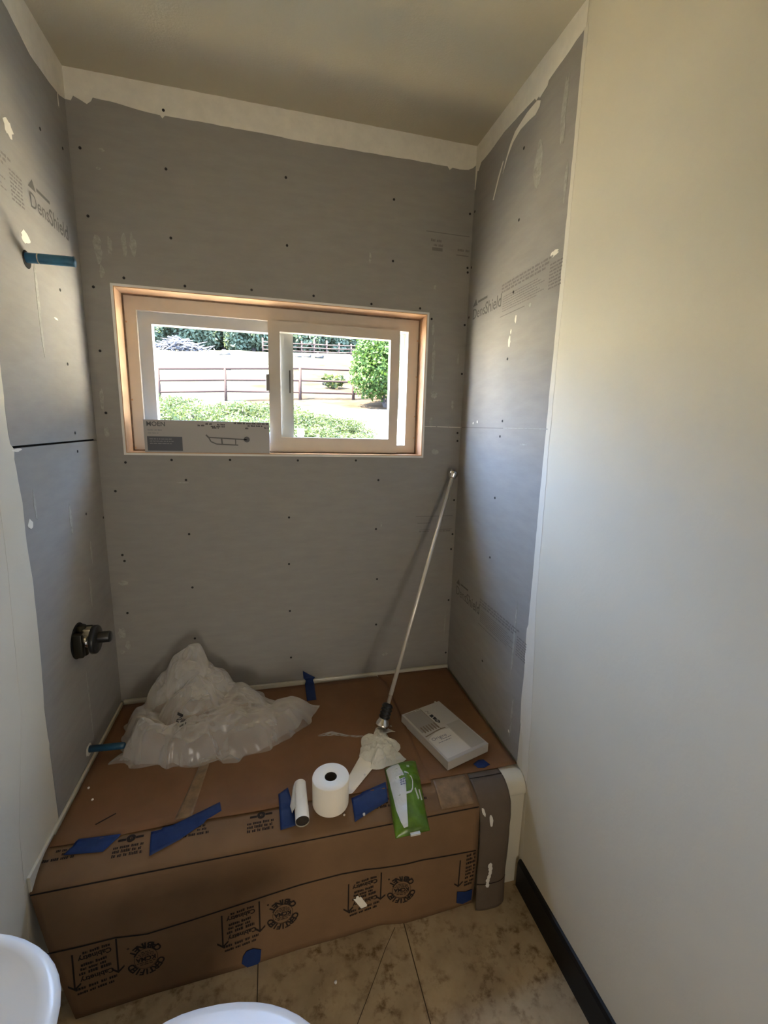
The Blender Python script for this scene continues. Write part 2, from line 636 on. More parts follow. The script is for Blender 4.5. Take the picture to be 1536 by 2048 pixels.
T = 0.013            # board thickness
bm = BM()
framed(bm, -0.12, W + 0.12, 0, H, WX0, WX1, WZ0, WZ1, T, 0.17)
wall_back = struct('wall_back', bm, M_PAINT)
bm = BM()
framed(bm, 0, W, 0.455, H, WX0, WX1, WZ0, WZ1, 0.0, T)
b_back = obj('backer_board', bm, M_BOARD, wall_back)
bm = BM()
box(bm, -0.12, 0, ZR, -0.608, 0, H)
box(bm, -0.12, -T, -0.608, T, 0, H)
wall_left = struct('wall_left', bm, M_PAINT)
bm = BM()
box(bm, -T, 0, -0.606, 0, 1.594, H)
bl_up = obj('backer_board', bm, M_BOARD, wall_left)
bm = BM()
box(bm, -T, 0, -0.606, 0, 0.455, 1.587)
bl_lo = obj('backer_board', bm, M_BOARD, wall_left)
bm = BM()
box(bm, -T - .001, -T + .002, -0.606, 0, 1.586, 1.595)
obj('board_joint', bm, M_GAP, wall_left)
bm = BM()
box(bm, W, W + 0.12, ZR, -0.692, 0, H)
box(bm, W + T, W + 0.12, -0.692, T, 0, H)
wall_right = struct('wall_right', bm, M_PAINT)
bm = BM()
box(bm, W, W + T, -0.690, 0, 1.677, H)
br_up = obj('backer_board', bm, M_BOARD, wall_right)
bm = BM()
box(bm, W, W + T, -0.690, 0, 0.455, 1.674)
br_lo = obj('backer_board', bm, M_BOARD, wall_right)
bm = BM()
box(bm, W + .003, W + .006, -0.690, 0, 1.6735, 1.6775)
obj('board_joint', bm, M_INK2, wall_right)
bm = BM()
box(bm, -0.12, W + 0.12, ZR - 0.12, ZR, 0, H)
struct('wall_hall', bm, M_PAINT)
bm = BM()
box(bm, 0, .42, ZD - .11, ZD, 0, H)
box(bm, 1.23, W, ZD - .11, ZD, 0, H)
box(bm, .42, 1.23, ZD - .11, ZD, 2.05, H)
wall_rear = struct('wall_rear', bm, M_PAINT)
bm = BM()
framed(bm, .36, 1.29, 0, 2.11, .43, 1.22, -.01, 2.04, ZD + .0005, ZD + .018)
struct('trim_2', bm, M_BEAD)

# black baseboard on the right, ends at the tub
bm = BM()
slab(bm, [(W, -0.775, 0), (W - .013, -0.775, 0), (W - .013, -0.775, .100), (W - .008, -0.775, .113), (W, -0.775, .115)], (0, -2.2, 0))
struct('baseboard_right', bm, M_BASEB)


def joint(name, parent, pts, place, thick=0.0012, m=None, jag=0.0, seed=1):
    """a coat of compound with a hand-trowelled edge"""
    r = random.Random(seed)
    q = []
    for a, b in zip(pts, pts[1:] + pts[:1]):
        q.append(a)
        d = math.hypot(b[0] - a[0], b[1] - a[1])
        n = int(d / 0.025) if jag else 0
        for k in range(1, n):
            t = k / n
            q.append((a[0] + (b[0] - a[0]) * t + r.uniform(-jag, jag), a[1] + (b[1] - a[1]) * t + r.uniform(-jag, jag)))
    d = Vector({'b': (0, -thick, 0), 'r': (-thick, 0, 0), 'l': (thick, 0, 0)}[place_key[place]])
    p3 = [Vector(place(u, v)) - d * .4 for u, v in q]
    d = d * 1.4
    bm = BM()
    slab(bm, p3, d)
    return obj(name, bm, m or M_MUD, parent)


def P_back(u, v):
    return (u, 0.0, v)


def P_right(u, v):
    return (W, -u, v)


def P_left(u, v):
    return (0.0, u, v)


place_key = {P_back: 'b', P_right: 'r', P_left: 'l'}
# band of compound under the ceiling
joint('joint_compound', b_back, [(0, H), (0, 2.738), (.018, 2.737), (.026, 2.752), (.050, 2.742), (.066, 2.734), (.080, 2.745), (.086, 2.757), (.14, 2.755), (.20, 2.748),
      (.26, 2.742), (.298, 2.740), (.305, 2.731), (.314, 2.741), (.45, 2.742), (.606, 2.741), (.80, 2.738), (.984, 2.738), (1.2, 2.741), (1.395, 2.742), (1.406, 2.730), (1.418, 2.740),
      (1.45, 2.738), (1.49, 2.742), (1.510, 2.752), (1.524, 2.765), (1.524, H)], P_back, jag=.0012, seed=3)
joint('joint_compound', br_up, [(0, H), (0, 2.675), (.006, 2.668), (.010, 2.700), (.016, 2.735), (.028, 2.730), (.05, 2.752), (.105, 2.750), (.16, 2.752), (.244, 2.758), (.32, 2.752), (.40, 2.747), (.445, 2.742),
      (.455, 2.730), (.475, 2.737), (.487, 2.741), (.56, 2.752), (.675, 2.764), (.692, 2.766), (.692, H)], P_right, jag=.001, seed=4)
joint('joint_compound', bl_up, [(0, H), (0, 2.738), (-.047, 2.721), (-.12, 2.712), (-.238, 2.706), (-.35, 2.735), (-.606, 2.745), (-.606, H)], P_left, jag=.001, seed=5)
# trowelled strips where boards meet the painted wall
joint('joint_compound', wall_right, [(.683, 2.766), (.684, 2.4), (.681, 2.0), (.679, 1.7), (.680, 1.30), (.683, 1.0), (.676, .98), (.685, .80), (.683, .70), (.690, .62), (.716, .56), (.728, .46), (.745, .40), (.755, .25),
      (.768, .115), (.785, .115), (.765, .40), (.752, .70), (.716, 1.1), (.704, 1.6), (.702, 2.2), (.701, 2.766)], P_right, thick=.0006, m=M_MUD2, jag=.0012, seed=6)
joint('joint_compound', wall_left, [(-.604, 2.745), (-.604, 1.9), (-.606, 1.72), (-.612, 1.66), (-.606, 1.60), (-.590, 1.585), (-.596, 1.56), (-.583, 1.44), (-.588, 1.35), (-.582, 1.2), (-.588, 1.08), (-.600, .9), (-.615, .80), (-.606, .72), (-.625, .60), (-.637, .455),
      (-.79, .455), (-.79, .1), (-.84, .1), (-.80, .60), (-.72, .9), (-.69, 1.3), (-.68, 1.8), (-.66, 2.745)], P_left, thick=.0005, m=M_PAINT, jag=.0012, seed=8)
# drips and wiped patches


def blob(parent, place, u, v, w, h, seed, m=M_SMEAR):
    r = random.Random(seed)
    n = 14
    pts = [(u + w / 2 * math.cos(2 * math.pi * k / n) * r.uniform(.6, 1.15), v + h / 2 * math.sin(2 * math.pi * k / n) * r.uniform(.6, 1.15)) for k in range(n)]
    joint('compound_smear', parent, pts, place, 0.0007, m)


joint('compound_smear', br_up, [(.250, 2.615), (.270, 2.655), (.295, 2.69), (.325, 2.713), (.40, 2.728), (.46, 2.728), (.482, 2.715), (.478, 2.700), (.455, 2.690), (.42, 2.695), (.36, 2.698), (.315, 2.685), (.285, 2.660)], P_right, .0009, M_MUD)
joint('compound_smear', br_up, [(.180, 2.555), (.187, 2.553), (.222, 2.612), (.250, 2.655), (.246, 2.66), (.214, 2.62)], P_right, .0008, M_MUD)
joint('compound_smear', br_up, [(.455, 2.748), (.475, 2.726), (.515, 2.735), (.52, 2.748), (.49, 2.748)], P_right, .0008, M_MUD)
for i, (u, v, w, h) in enumerate([(.061, 2.281, .030, .10), (.100, 2.291, .018, .07), (.150, 2.30, .020, .09), (.178, 2.302, .024, .085), (.068, 2.20, .018, .05), (1.073, 2.358, .010, .045),
                                  (1.364, 2.095, .014, .06), (1.372, 1.95, .016, .22), (1.383, 1.817, .032, .035), (1.374, 1.694, .016, .05), (1.40, 1.56, .035, .03), (1.364, 2.27, .012, .022), (1.475, 1.776, .012, .05),
                                  (1.187, .557, .035, .018), (.028, .779, .035, .05), (.045, .72, .02, .04), (.022, .69, .02, .02), (.05, 1.00, .05, .02), (.10, 2.60, .02, .012), (.085, 2.54, .016, .01), (.03, 1.74, .015, .09),
                                  (.038, 1.62, .02, .05), (1.497, .70, .008, .12), (1.490, 1.98, .010, .06), (1.15, 1.22, .008, .03), (.30, 1.42, .05, .006), (1.30, .60, .016, .05)]):
    blob(b_back, P_back, u, v, w, h, 100 + i)
for i, (u, v, w, h, mm) in enumerate([(.635, 2.213, .05, .022, M_MUD), (.43, 2.062, .014, .030, M_MUD), (.395, 1.99, .018, .045, M_MUD), (.402, 2.025, .010, .02, M_MUD), (.52, 2.09, .016, .018, M_SMEAR), (.50, 2.52, .05, .16, M_SMEAR),
                                      (.62, 2.60, .03, .22, M_SMEAR), (.66, 2.40, .018, .12, M_SMEAR), (.17, 1.70, .014, .014, M_MUD), (.13, 1.695, .012, .012, M_MUD)]):
    blob(br_up, P_right, u, v, w, h, 200 + i, mm)
for i, (u, v, w, h, mm) in enumerate([(.55, 1.62, .05, .006, M_SMEAR), (.60, .90, .012, .35, M_SMEAR), (.63, .60, .015, .2, M_SMEAR), (.62, .53, .012, .014, M_MUD)]):
    blob(br_lo, P_right, u, v, w, h, 230 + i, mm)
for i, (u, v, w, h, mm) in enumerate([(-.555, 1.375, .03, .03, M_MUD), (-.52, 1.42, .012, .09, M_SMEAR), (-.30, 1.33, .02, .12, M_SMEAR), (-.20, 1.05, .015, .12, M_SMEAR), (-.16, 1.18, .012, .10, M_SMEAR), (-.37, .505, .03, .035, M_MUD), (-.575, 1.583, .055, .010, M_MUD), (-.31, .65, .01, .25, M_SMEAR)]):
    blob(bl_lo, P_left, u, v, w, h, 250 + i, mm)
for i, (u, v, w, h, mm) in enumerate([(-.42, 2.42, .05, .05, M_MUD), (-.36, 2.00, .02, .30, M_SMEAR), (-.395, 2.165, .05, .035, M_MUD), (-.25, 1.98, .03, .008, M_MUD), (-.06, 2.70, .008, .05, M_MUD)]):
    blob(bl_up, P_left, u, v, w, h, 270 + i, mm)
# white line of compound along the back joint
bm = BM()
for a, b in ((1.336, 1.40), (1.405, 1.46), (1.462, 1.521)):
    box(bm, a, b, -.0008, 0.0, 1.6738, 1.6765)
obj('compound_line', bm, M_MUD, b_back)
bm = BM()
box(bm, W - .0008, W, -.688, -.40, 1.6745, 1.6775)
obj('compound_line', bm, M_SMEAR, wall_right)

# drywall screws
SCREWS_BACK = [(0.033, 2.596), (0.307, 2.571), (0.735, 2.605), (1.169, 2.587), (0.039, 2.382), (0.31, 2.342), (0.736, 2.365), (1.172, 2.355), (0.036, 2.146), (0.14, 2.187), (0.35, 2.179), (0.596, 2.188), (0.84, 2.188), (1.083, 2.178), (1.3, 2.179), (1.355, 2.14), (0.039, 1.922), (0.04, 1.693), (0.049, 1.387), (0.094, 1.502), (0.264, 1.513), (0.49, 1.515), (0.77, 1.515), (1.026, 1.517), (0.314, 1.431), (0.729, 1.263), (1.132, 1.428), (0.314, 1.201), (0.726, 1.048), (1.126, 1.198), (0.315, 0.963), (0.727, 0.822), (1.137, 0.952), (0.313, 0.725), (0.729, 0.588), (1.138, 0.719), (0.054, 1.121), (0.06, 1.095), (0.054, 0.866), (1.508, 2.577), (1.511, 2.363), (1.513, 2.345), (1.513, 2.127), (1.513, 1.916), (1.508, 1.649), (1.51, 1.612), (1.51, 1.33), (1.512, 1.161), (1.509, 1.085), (1.511, 0.819), (1.512, 0.531), (.310, 2.757)]
SCREWS_RIGHT = [(-0.396, 2.624), (-0.399, 2.399), (-0.399, 2.162), (-0.392, 1.931), (-0.389, 1.703), (-0.379, 1.644), (-0.375, 1.401), (-0.371, 1.152), (-0.372, 0.688), (-0.015, 2.582), (-0.013, 2.362), (-0.018, 2.156)]
SCREWS_LEFT = [(-0.223, 2.526), (-0.062, 2.557), (-0.198, 2.08), (-0.199, 1.848), (-0.196, 1.62), (-0.191, 1.556), (-0.173, 1.329), (-0.010, 1.282)]


def screw(parent, c, ax):
    bm = BM()
    lathe(bm, [(0.0001, .0004), (.0022, .0006), (.0047, .0008), (.0050, -.0002)], c, ax, 12)
    obj('screw', bm, M_SCREW, parent)


for x, z in SCREWS_BACK:
    screw(b_back, (x, -.0014 if z > 2.74 else -.0004, z), (0, -1, 0))
for y, z in SCREWS_RIGHT:
    screw(br_up if z > 1.675 else br_lo, (W - .0004, y, z), (-1, 0, 0))
for y, z in SCREWS_LEFT:
    screw(bl_up if z > 1.59 else bl_lo, (.0004, y, z), (1, 0, 0))

# printing on the boards


def shield_print(parent, place, u0, z0, lo=0.0, umin=-9.0):
    """one run of the maker's printing along a board (u along the wall)"""
    p = Print()
    p.poly([(u0, z0 + .034), (u0 + .045, z0 + .034), (u0 + .028, z0 + .062)])
    p.rect(u0 + .050, u0 + .135, z0 + .040, z0 + .049)
    p.text('Dens', u0 + .062, z0, .060, bold=0.004, width=.115)
    p.text('Shield', u0 + .190, z0, .066, bold=0.012, width=.135)
    p.lay('board_printing', place, M_INK, parent, 'bold dark printing on gray board')
    p = Print()
    def row(a, b, z, h, seed):
        p.words(max(u0 + lo + a, umin), u0 + lo + b, z, h, seed)
    for k in range(3):
        row(.255, .58 - .02 * k, z0 + .052 - .012 * k, .0085, 11 + k)
    for k in range(7):
        row(.27, .50 + .02 * (k % 3), z0 + .008 - .0085 * k, .0045, 31 + k)
    p.rect(u0 + lo + .255 if not lo else umin, u0 + lo + .43, z0 - .062, z0 - .059)
    for k in range(8):
        row(.565, .63, z0 + .028 - .010 * k, .006, 51 + k)
    p.lay('small_printing', place, M_INK2, parent)


shield_print(br_up, on_right, .055, 2.155)
shield_print(br_lo, on_right, .055, .895)
shield_print(bl_up, on_left, -.345, 2.285, -.665, -.600)
p = Print()
p.rect(1.313, 1.512, 2.4855, 2.4885)
p.words(1.337, 1.385, 2.455, .012, 3)
p.rect(1.343, 1.391, 2.415, 2.428)
p.words(1.350, 1.391, 2.437, .010, 4)
p.words(1.46, 1.515, 2.430, .012, 5)
p.rect(1.455, 1.512, 2.407, 2.411)
p.lay('small_printing', on_back, M_INK2, b_back)
p = Print()
for k, (a, b) in enumerate(((1.32, 1.507), (1.329, 1.393), (1.34, 1.393))):
    p.rect(a, b, 1.252 - .033 * k, 1.2545 - .033 * k)
p.words(1.34, 1.39, 1.179, .007, 8)
p.lay('small_printing', on_back, M_INK2, b_back)
p = Print()
p.rect(1.44, 1.507, 1.186, 1.1885)
p.words(1.44, 1.50, 1.179, .007, 9)
p.lay('small_printing', on_back, M_INK2, b_back)

# ------------------------------------------------------------------ window
bm = BM()
framed(bm, WX0 - .007, WX1 + .007, WZ0 - .007, WZ1 + .007, WX0 + .001, WX1 - .001, WZ0 + .001, WZ1 - .001, -.003, .012)
struct('trim_1', bm, M_BEAD)
bm = BM()
framed(bm, .103, 1.332, 1.543, 2.154, .151, 1.278, 1.583, 2.097, .088, .165)
window = struct('window_1', bm, M_VINYL)
# raw pine lining of the opening
bm = BM()
framed(bm, WX0 + .001, WX1 - .001, WZ0 + .001, WZ1 - .001, WX0 + .0045, WX1 - .0045, WZ0 + .0045, WZ1 - .0045, -.001, .16)
obj('jamb_lining', bm, M_WOOD, window, label='raw pine lining of the window opening')
# fixed left pane
bm = BM()
framed(bm, .151, .760, 1.583, 2.097, .199, .700, 1.628, 2.052, .108, .150)
obj('fixed_frame', bm, M_VINYL2, window)
bm = BM()
box(bm, .198, .701, .128, .131, 1.627, 2.053)
obj('glass_pane', bm, M_GLASS, window)
# sliding right sash, standing a little open
bm = BM()
framed(bm, .655, 1.232, 1.547, 2.096, .703, 1.190, 1.612, 2.052, .066, .102)
sash = obj('sliding_sash', bm, M_VINYL, window)
bm = BM()
box(bm, .702, 1.191, .083, .086, 1.611, 2.053)
obj('glass_pane', bm, M_GLASS, sash)
bm = BM()
box(bm, .643, .657, .058, .070, 1.806, 1.876, .003)
obj('sash_latch', bm, mat('gray_latch', (.25, .23, .21), .5), sash, label='small gray latch')
bm = BM()
box(bm, .742, .747, .095, .110, 1.804, 1.900)
obj('lock_strip', bm, mat('dark_lock', (.06, .055, .05), .5), window, label='narrow dark strip behind the sash glass')
# pale outer track seen through the open slit
bm = BM()
box(bm, 1.262, 1.280, .140, .165, 1.584, 2.096)
obj('outer_track', bm, M_VINYL2, window)
bm = BM()
for x, z in ((.112, 1.556), (.113, 1.75), (.1128, 2.05), (1.322, 1.62), (1.323, 1.90), (1.3228, 2.06), (1.322, 1.72)):
    lathe(bm, [(.0001, .0005), (.0035, .0006), (.004, 0)], (x, .087, z), (0, -1, 0), 8)
obj('putty_spot', bm, M_WOOD, window)
bm = BM()
framed(bm, .1025, 1.3325, 1.5425, 2.1545, .109, 1.326, 1.549, 2.148, .084, .088)
obj('caulk_line', bm, mat('brown_caulk', (.22, .15, .10), .8, .4, 30.0), window)

# ------------------------------------------------------------------ things on the walls
# upper pipe
t = empty('shower_pipe', (0, -.404, 2.108), 'blue shower pipe sticking out high on the left wall', 'pipe')
bm = BM()
tube(bm, [(-.012, -.404, 2.110), (.10, -.403, 2.112), (.118, -.403, 2.112), (.120, -.403, 2.112)], [.0135, .0135, .0135, .0145], 20, caps=False)
tube(bm, [(.120, -.403, 2.112), (.119, -.403, 2.112), (.05, -.403, 2.112)], [.0145, .0100, .0100], 20)
obj('pipe', bm, M_PIPE, t, True)
bm = BM()
tube(bm, [(.030, -.4035, 2.111), (.033, -.4035, 2.111)], .0139, 20)
obj('compound_smear', bm, M_SMEAR, t, True)
bm = BM()
lathe(bm, [(.0001, .0006), (.021, .0007), (.024, .0001)], (.0006, -.402, 2.106), (1, 0, 0), 20)
obj('wall_hole', bm, M_GAP, t)
# lower pipe
t = empty('tub_spout_pipe', (0, -.355, .500), 'dark blue pipe stub low on the left wall above the tub edge', 'pipe')
bm = BM()
tube(bm, [(-.012, -.355, .502), (.105, -.355, .498), (.114, -.355, .4975), (.118, -.355, .497)], [.0120, .0120, .0112, .006], 20)
obj('pipe', bm, M_PIPE_D, t, True)
bm = BM()
lathe(bm, [(.0001, .0009), (.019, .0010), (.022, .0001)], (.0006, -.355, .500), (1, 0, 0), 18)
obj('wall_hole', bm, M_MUD, t)
# shower valve
vc = Vector((0, -.345, .918))
t = empty('shower_valve', (0, -.345, .918), 'black and chrome shower valve set in a hole in the left wall', 'valve')
bm = BM()
lathe(bm, [(.0001, .0010), (.060, .0012), (.062, .0002)], vc, (1, 0, 0), 28)
obj('wall_hole', bm, M_GAP, t)
bm = BM()
box(bm, .001, .030, -.395, -.372, .875, .960, .004)
box(bm, .001, .034, -.318, -.300, .880, .955, .004)
tube(bm, [(.012, -.345, .865), (.012, -.345, .972)], .016, 14)
obj('valve_body', bm, mat('dark_bronze', (.030, .027, .018), .35, metal=.5), t, True)
bm = BM()
tube(bm, [(.002, -.345, .918), (.045, -.345, .918)], .026, 20)
obj('cartridge', bm, M_CHROME, t, True)
bm = BM()
box(bm, .020, .047, -.362, -.330, .938, .962, .005)
box(bm, .026, .036, -.380, -.366, .924, .940, .003)
obj('bonnet', bm, M_BRASS, t, label='pale brass piece of the valve')
bm = BM()
lathe(bm, [(.0001, .044), (.040, .044), (.049, .046), (.049, .058), (.044, .062), (.0001, .063)], vc, (1, 0, 0), 28)
obj('mounting_plate', bm, M_BLACK, t, True)
bm = BM()
lathe(bm, [(.0195, .062), (.0195, .095), (.017, .099), (.0001, .099)], vc + Vector((0, .006, .004)), (1, 0, 0), 24)
obj('stem_cap', bm, M_BLACK, t, True)

# ------------------------------------------------------------------ bathtub
t = empty('bathtub', (W / 2, -.385, 0), 'cream bathtub, mostly hidden under cardboard, filling the alcove', 'bathtub')
bm = BM()
RIM = 0.446


def ring4(x0, x1, y0, y1, z, r, n=6):
    out = []
    for cx, cy, a0 in ((x1 - r, y1 - r, 0), (x0 + r, y1 - r, 90), (x0 + r, y0 + r, 180), (x1 - r, y0 + r, 270)):
        for k in range(n + 1):
            a = math.radians(a0 + 90 * k / n)
            out.append((cx + r * math.cos(a), cy + r * math.sin(a), z))
    return out


def loft(bm, rings, cap0=False, cap1=False):
    R = [[bm.verts.new(Vector(p)) for p in q] for q in rings]
    n = len(R[0])
    for a, b in zip(R, R[1:]):
        for k in range(n):
            bm.faces.new((a[k], a[(k + 1) % n], b[(k + 1) % n], b[k]))
    if cap0:
        bm.faces.new(R[0][::-1])
    if cap1:
        bm.faces.new(R[-1])
    return bm


e = 0.0015
loft(bm, [ring4(e, W - e, -.764, -e, .385, .004), ring4(e, W - e, -.768, -e, .392, .004), ring4(e, W - e, -.768, -e, .405, .004), ring4(e, W - e, -.762, -e, .424, .006),
          ring4(e, W - e, -.748, -e, .438, .006), ring4(e, W - e, -.725, -e, RIM, .006),
          ring4(.07, W - .09, -.66, -.06, RIM, .10), ring4(.085, W - .11, -.645, -.075, .43, .10), ring4(.15, W - .22, -.60, -.13, .12, .12), ring4(.25, W - .3, -.55, -.2, .09, .1)], False, True)
obj('basin', bm, M_TUB, t, True)
bm = BM()
box(bm, e, W - e, -.758, -.735, 0, .390)
obj('apron', bm, M_TUB, t)
bm = BM()
box(bm, .0006, .009, -.800, -.012, .410, .461, .002)
box(bm, .013, W - .002, -.014, -.0012, RIM, .468, .002)
obj('tile_flange', bm, M_TUB, t)

# ------------------------------------------------------------------ cardboard
ZT = 0.4585          # top face of the upper sheet
YB_X = [.0, .087, .291, .546, .716, .88, .985, 1.069, 1.162, 1.318]
YB_Y = [-.842, -.839, -.826, -.818, -.806, -.802, -.795, -.809, -.806, -.797]


def wrap_y(x, z):
    t = max(0, min(1, z / .413))
    yb = interp(x, YB_X, YB_Y)
    dent = .004 * math.sin(math.pi * t) * math.sin(6.0 * x + .6) + .003 * math.sin(math.pi * t)
    return yb + (-.803 - yb) * t - dent


WP_S = [0, .040, .060, .085, .115, .135]
WP_Y = [-.660, -.700, -.720, -.744, -.772, -.803]
WP_Z = [.4515, .4520, .4512, .4455, .433, .413]


def wrap_top(x, y):
    return interp(-y, [-q for q in WP_Y], WP_Z) + .0006 * math.sin(9 * x)


def wrap_pt(s, x):
    """s 0..1 the sloping strip from the back edge to the fold, 1..2 the front down to the floor"""
    if s <= 1:
        q = s * .135
        y = interp(q, WP_S, WP_Y)
        return Vector((x, y, wrap_top(x, y)))
    z = .413 * (2 - s)
    return Vector((x, wrap_y(x, z), max(z, .0005)))


t_wrap = empty('cardboard_sheet', (.66, -.80, 0), 'printed brown cardboard folded over the front of the tub', 'cardboard')
bm = BM()


def f_wrap(i, j):
    s = j * 2
    x0 = .004 + (.085 * max(0, s - 1.0)) + .004 * (1 - min(s, 1))
    x1 = 1.322 - .004 * math.sin(3 * s)
    return wrap_pt(s, x0 + (x1 - x0) * i)


grid(bm, f_wrap, 60, 36, -.003)
obj('sheet', bm, M_CARD, t_wrap, True)


def on_front(u, v):
    return Vector((u, wrap_y(u, v) - .0011, v))


def on_strip(u, v):
    """v is the distance in y in front of the sheet's back edge"""
    return Vector((u, v, wrap_top(u, v) + .0011))


# printed rules
p = Print()
for k in range(60):
    a, b = .006 + 1.312 * k / 60, .006 + 1.312 * (k + 1) / 60
    p.poly([(a, .4070), (b, .4070), (b, .4118), (a, .4118)])
p.lay('printed_rule', on_front, M_CINK, t_wrap)
p = Print()
LX = [.022, .12, .20, .281, .40, .55, .72, .85, .93, .982, 1.03, 1.12, 1.318]
LZ = [.233, .2315, .232, .217, .224, .236, .250, .257, .254, .246, .247, .251, .236]
for k in range(80):
    a, b = .024 + 1.294 * k / 80, .024 + 1.294 * (k + 1) / 80
    za, zb = interp(a, LX, LZ), interp(b, LX, LZ)
    p.poly([(a, za - .0024), (b, zb - .0024), (b, zb + .0024), (a, za + .0024)])
p.lay('printed_rule', on_front, M_CINK, t_wrap)


def front_block(u, full=True):
    """arrows and upside-down writing, and the round seal, as printed on the front"""
    p = Print()
    p.arrow(u - .057, .212, .100, .0045)
    if full:
        p.arrow(u + .052, .228, .118, .0045)
    R = math.pi
    c = u - .004
    lim = 1.318

    def row(z, a, b, h, seed):
        p.words(c + a, min(c + b, lim), z, h * 1.25, seed, slope=.10)
    if full:
        row(.2095, -.028, .040, .0075, 1)
        p.text('Cabinetry', c + .002, .1965, .0215, R + .10, .030, width=.084)
        row(.172, -.034, .036, .0075, 2)
        row(.159, -.036, .036, .0075, 3)
        row(.145, -.040, .040, .0085, 4)
        p.text('Cabinetry', c + .004, .129, .0215, R + .10, .030, width=.084)
        row(.098, -.052, .052, .0085, 5)
        row(.083, -.048, .044, .0070, 6)
    else:
        for q, z in enumerate((.222, .206, .190, .172, .158, .144, .128, .110, .096)):
            row(z, -.030, .06, .0085, 60 + q)
    p.lay('arrow_printing', on_front, M_CINK, t_wrap)


def seal(u, v):
    p = Print()
    n = 'CERTIFIED'
    r = .0405
    for i, ch in enumerate(n):           # reads upside down: this word runs round the bottom
        a = math.radians(158 - 136 * i / (len(n) - 1)) + math.pi
        p.text(ch, u + r * math.cos(a), v + r * math.sin(a) * 1.12, .0265, a - math.pi / 2, .040)
    n = 'CABINET'
    for i, ch in enumerate(n):
        a = math.radians(217 + 106 * i / (len(n) - 1)) + math.pi
        p.text(ch, u + r * math.cos(a), v + r * math.sin(a) * 1.12, .0265, a + math.pi / 2, .040)
    p.ring(u, v, .0300, .0312, 40, sy=1.12)
    p.text('KCMA', u, v, .0200, math.pi, .040, width=.052)
    for k, w in ((-2, .016), (-1.3, .024), (1.2, .024), (1.8, .020), (2.4, .012)):
        p.words(u - w, u + w, v + k * .0095, .0036, 70 + int(k * 10))
    p.ring(u - .044, v + .048, .0012, .0032, 10)
    p.lay('round_seal', on_front, M_CINK, t_wrap)


for u in (.152, .542, .930):
    front_block(u)
front_block(1.318, False)
for u, v in ((.276, .137), (.664, .158), (1.052, .148)):
    seal(u, v)


def emblem(u):
    p = Print()
    p.ring(u, -.7215, .004, .0125, 24, sy=.9)
    p.rect(u - .034, u - .013, -.727, -.7205, 3)
    p.rect(u + .013, u + .034, -.7245, -.718, 3)
    p.text('AW', u, -.7215, .011, 0, .02)
    for k in range(3):
        p.words(u - .042, u + .038, -.7425 - .0095 * k, .0078, 80 + k)
    p.lay('emblem_printing', on_strip, M_CINK, t_wrap)


def madein(u, v=-.722):
    p = Print()
    p.words(u - .022, u + .018, v, .0075, 90)
    p.words(u - .004, u + .022, v - .010, .0075, 91)
    p.words(u - .048, u + .036, v - .021, .0080, 92)
    p.lay('small_printing', on_strip, M_CINK, t_wrap)


emblem(.232)
emblem(.604)
emblem(.978)
madein(.060)
madein(.420)
madein(1.115, -.738)
bm = BM()
grid(bm, lambda i, j: on_strip(1.185 + .120 * i, -.704 - .092 * j) + Vector((0, 0, .0004 + .0008 * max(0, ridge(i * 2, j * 2, 1, 1.4)))), 16, 10, .0003)
obj('packing_tape', bm, M_PTAPE, t_wrap, True, label='shiny tan tape on the sheet')

# the two flat sheets on top
t_top = empty('cardboard_sheet', (.60, -.38, ZT), 'large flat dark brown cardboard sheet lying over the tub', 'cardboard')


def top_z(x, y):
    return ZT + .0022 * max(0, (x - 1.08) / .095) + .0006 * math.sin(7 * x + 3 * y)


bm = BM()


def f_top(i, j):
    x = .016 + 1.158 * i
    yb = -.030 - .030 * (i > .97) * 1.0 - (.03 if i > .992 else 0)
    yf = -.706 - .003 * math.sin(14 * x) - (.016 * max(0, (x - 1.0) / .17))
    return (x, yb + (yf - yb) * j, top_z(x, yb + (yf - yb) * j))


grid(bm, f_top, 64, 20, -.0030)
obj('sheet', bm, M_CARD_D, t_top, True)
bm = BM()
for a, b, c, d in (((.345, -.690), (.395, -.690), (.420, -.45), (.392, -.44)),):
    def f(i, j):
        p0 = Vector(a).lerp(Vector(b), i)
        p1 = Vector(d).lerp(Vector(c), i)
        q = p0.lerp(p1, j)
        return (q.x, q.y, top_z(q.x, q.y) + .0008)
    grid(bm, f, 6, 14, .0003)
obj('packing_tape', bm, M_PTAPE, t_top, True, label='strip of tan tape')
bm = BM()
slab(bm, [(.115, -.655, ZT + .0009), (.119, -.658, ZT + .0009), (.165, -.628, ZT + .0009), (.163, -.624, ZT + .0009)], (0, 0, .0004))
obj('tear', bm, M_CINK, t_top)

t_r = empty('cardboard_sheet', (1.34, -.36, .456), 'smaller brown cardboard sheet at the right end under the flat white box', 'cardboard')
bm = BM()


def f_r(i, j):
    x = 1.150 + .366 * i
    y = -.008 + (-.700 + .008) * j
    lift = .004 * max(0, i - .75) / .25 * max(0, j - .8) / .2
    return (x, y, .4540 + lift + .0005 * math.sin(11 * y))


grid(bm, f_r, 22, 24, -.0030)
obj('sheet', bm, M_CARD_D, t_r, True)
bm = BM()
slab(bm, [(1.395, -.545, .4549), (1.40, -.552, .4549), (1.515, -.515, .4549), (1.512, -.507, .4549)], (0, 0, .0003))
obj('crease', bm, M_CARD, t_r)

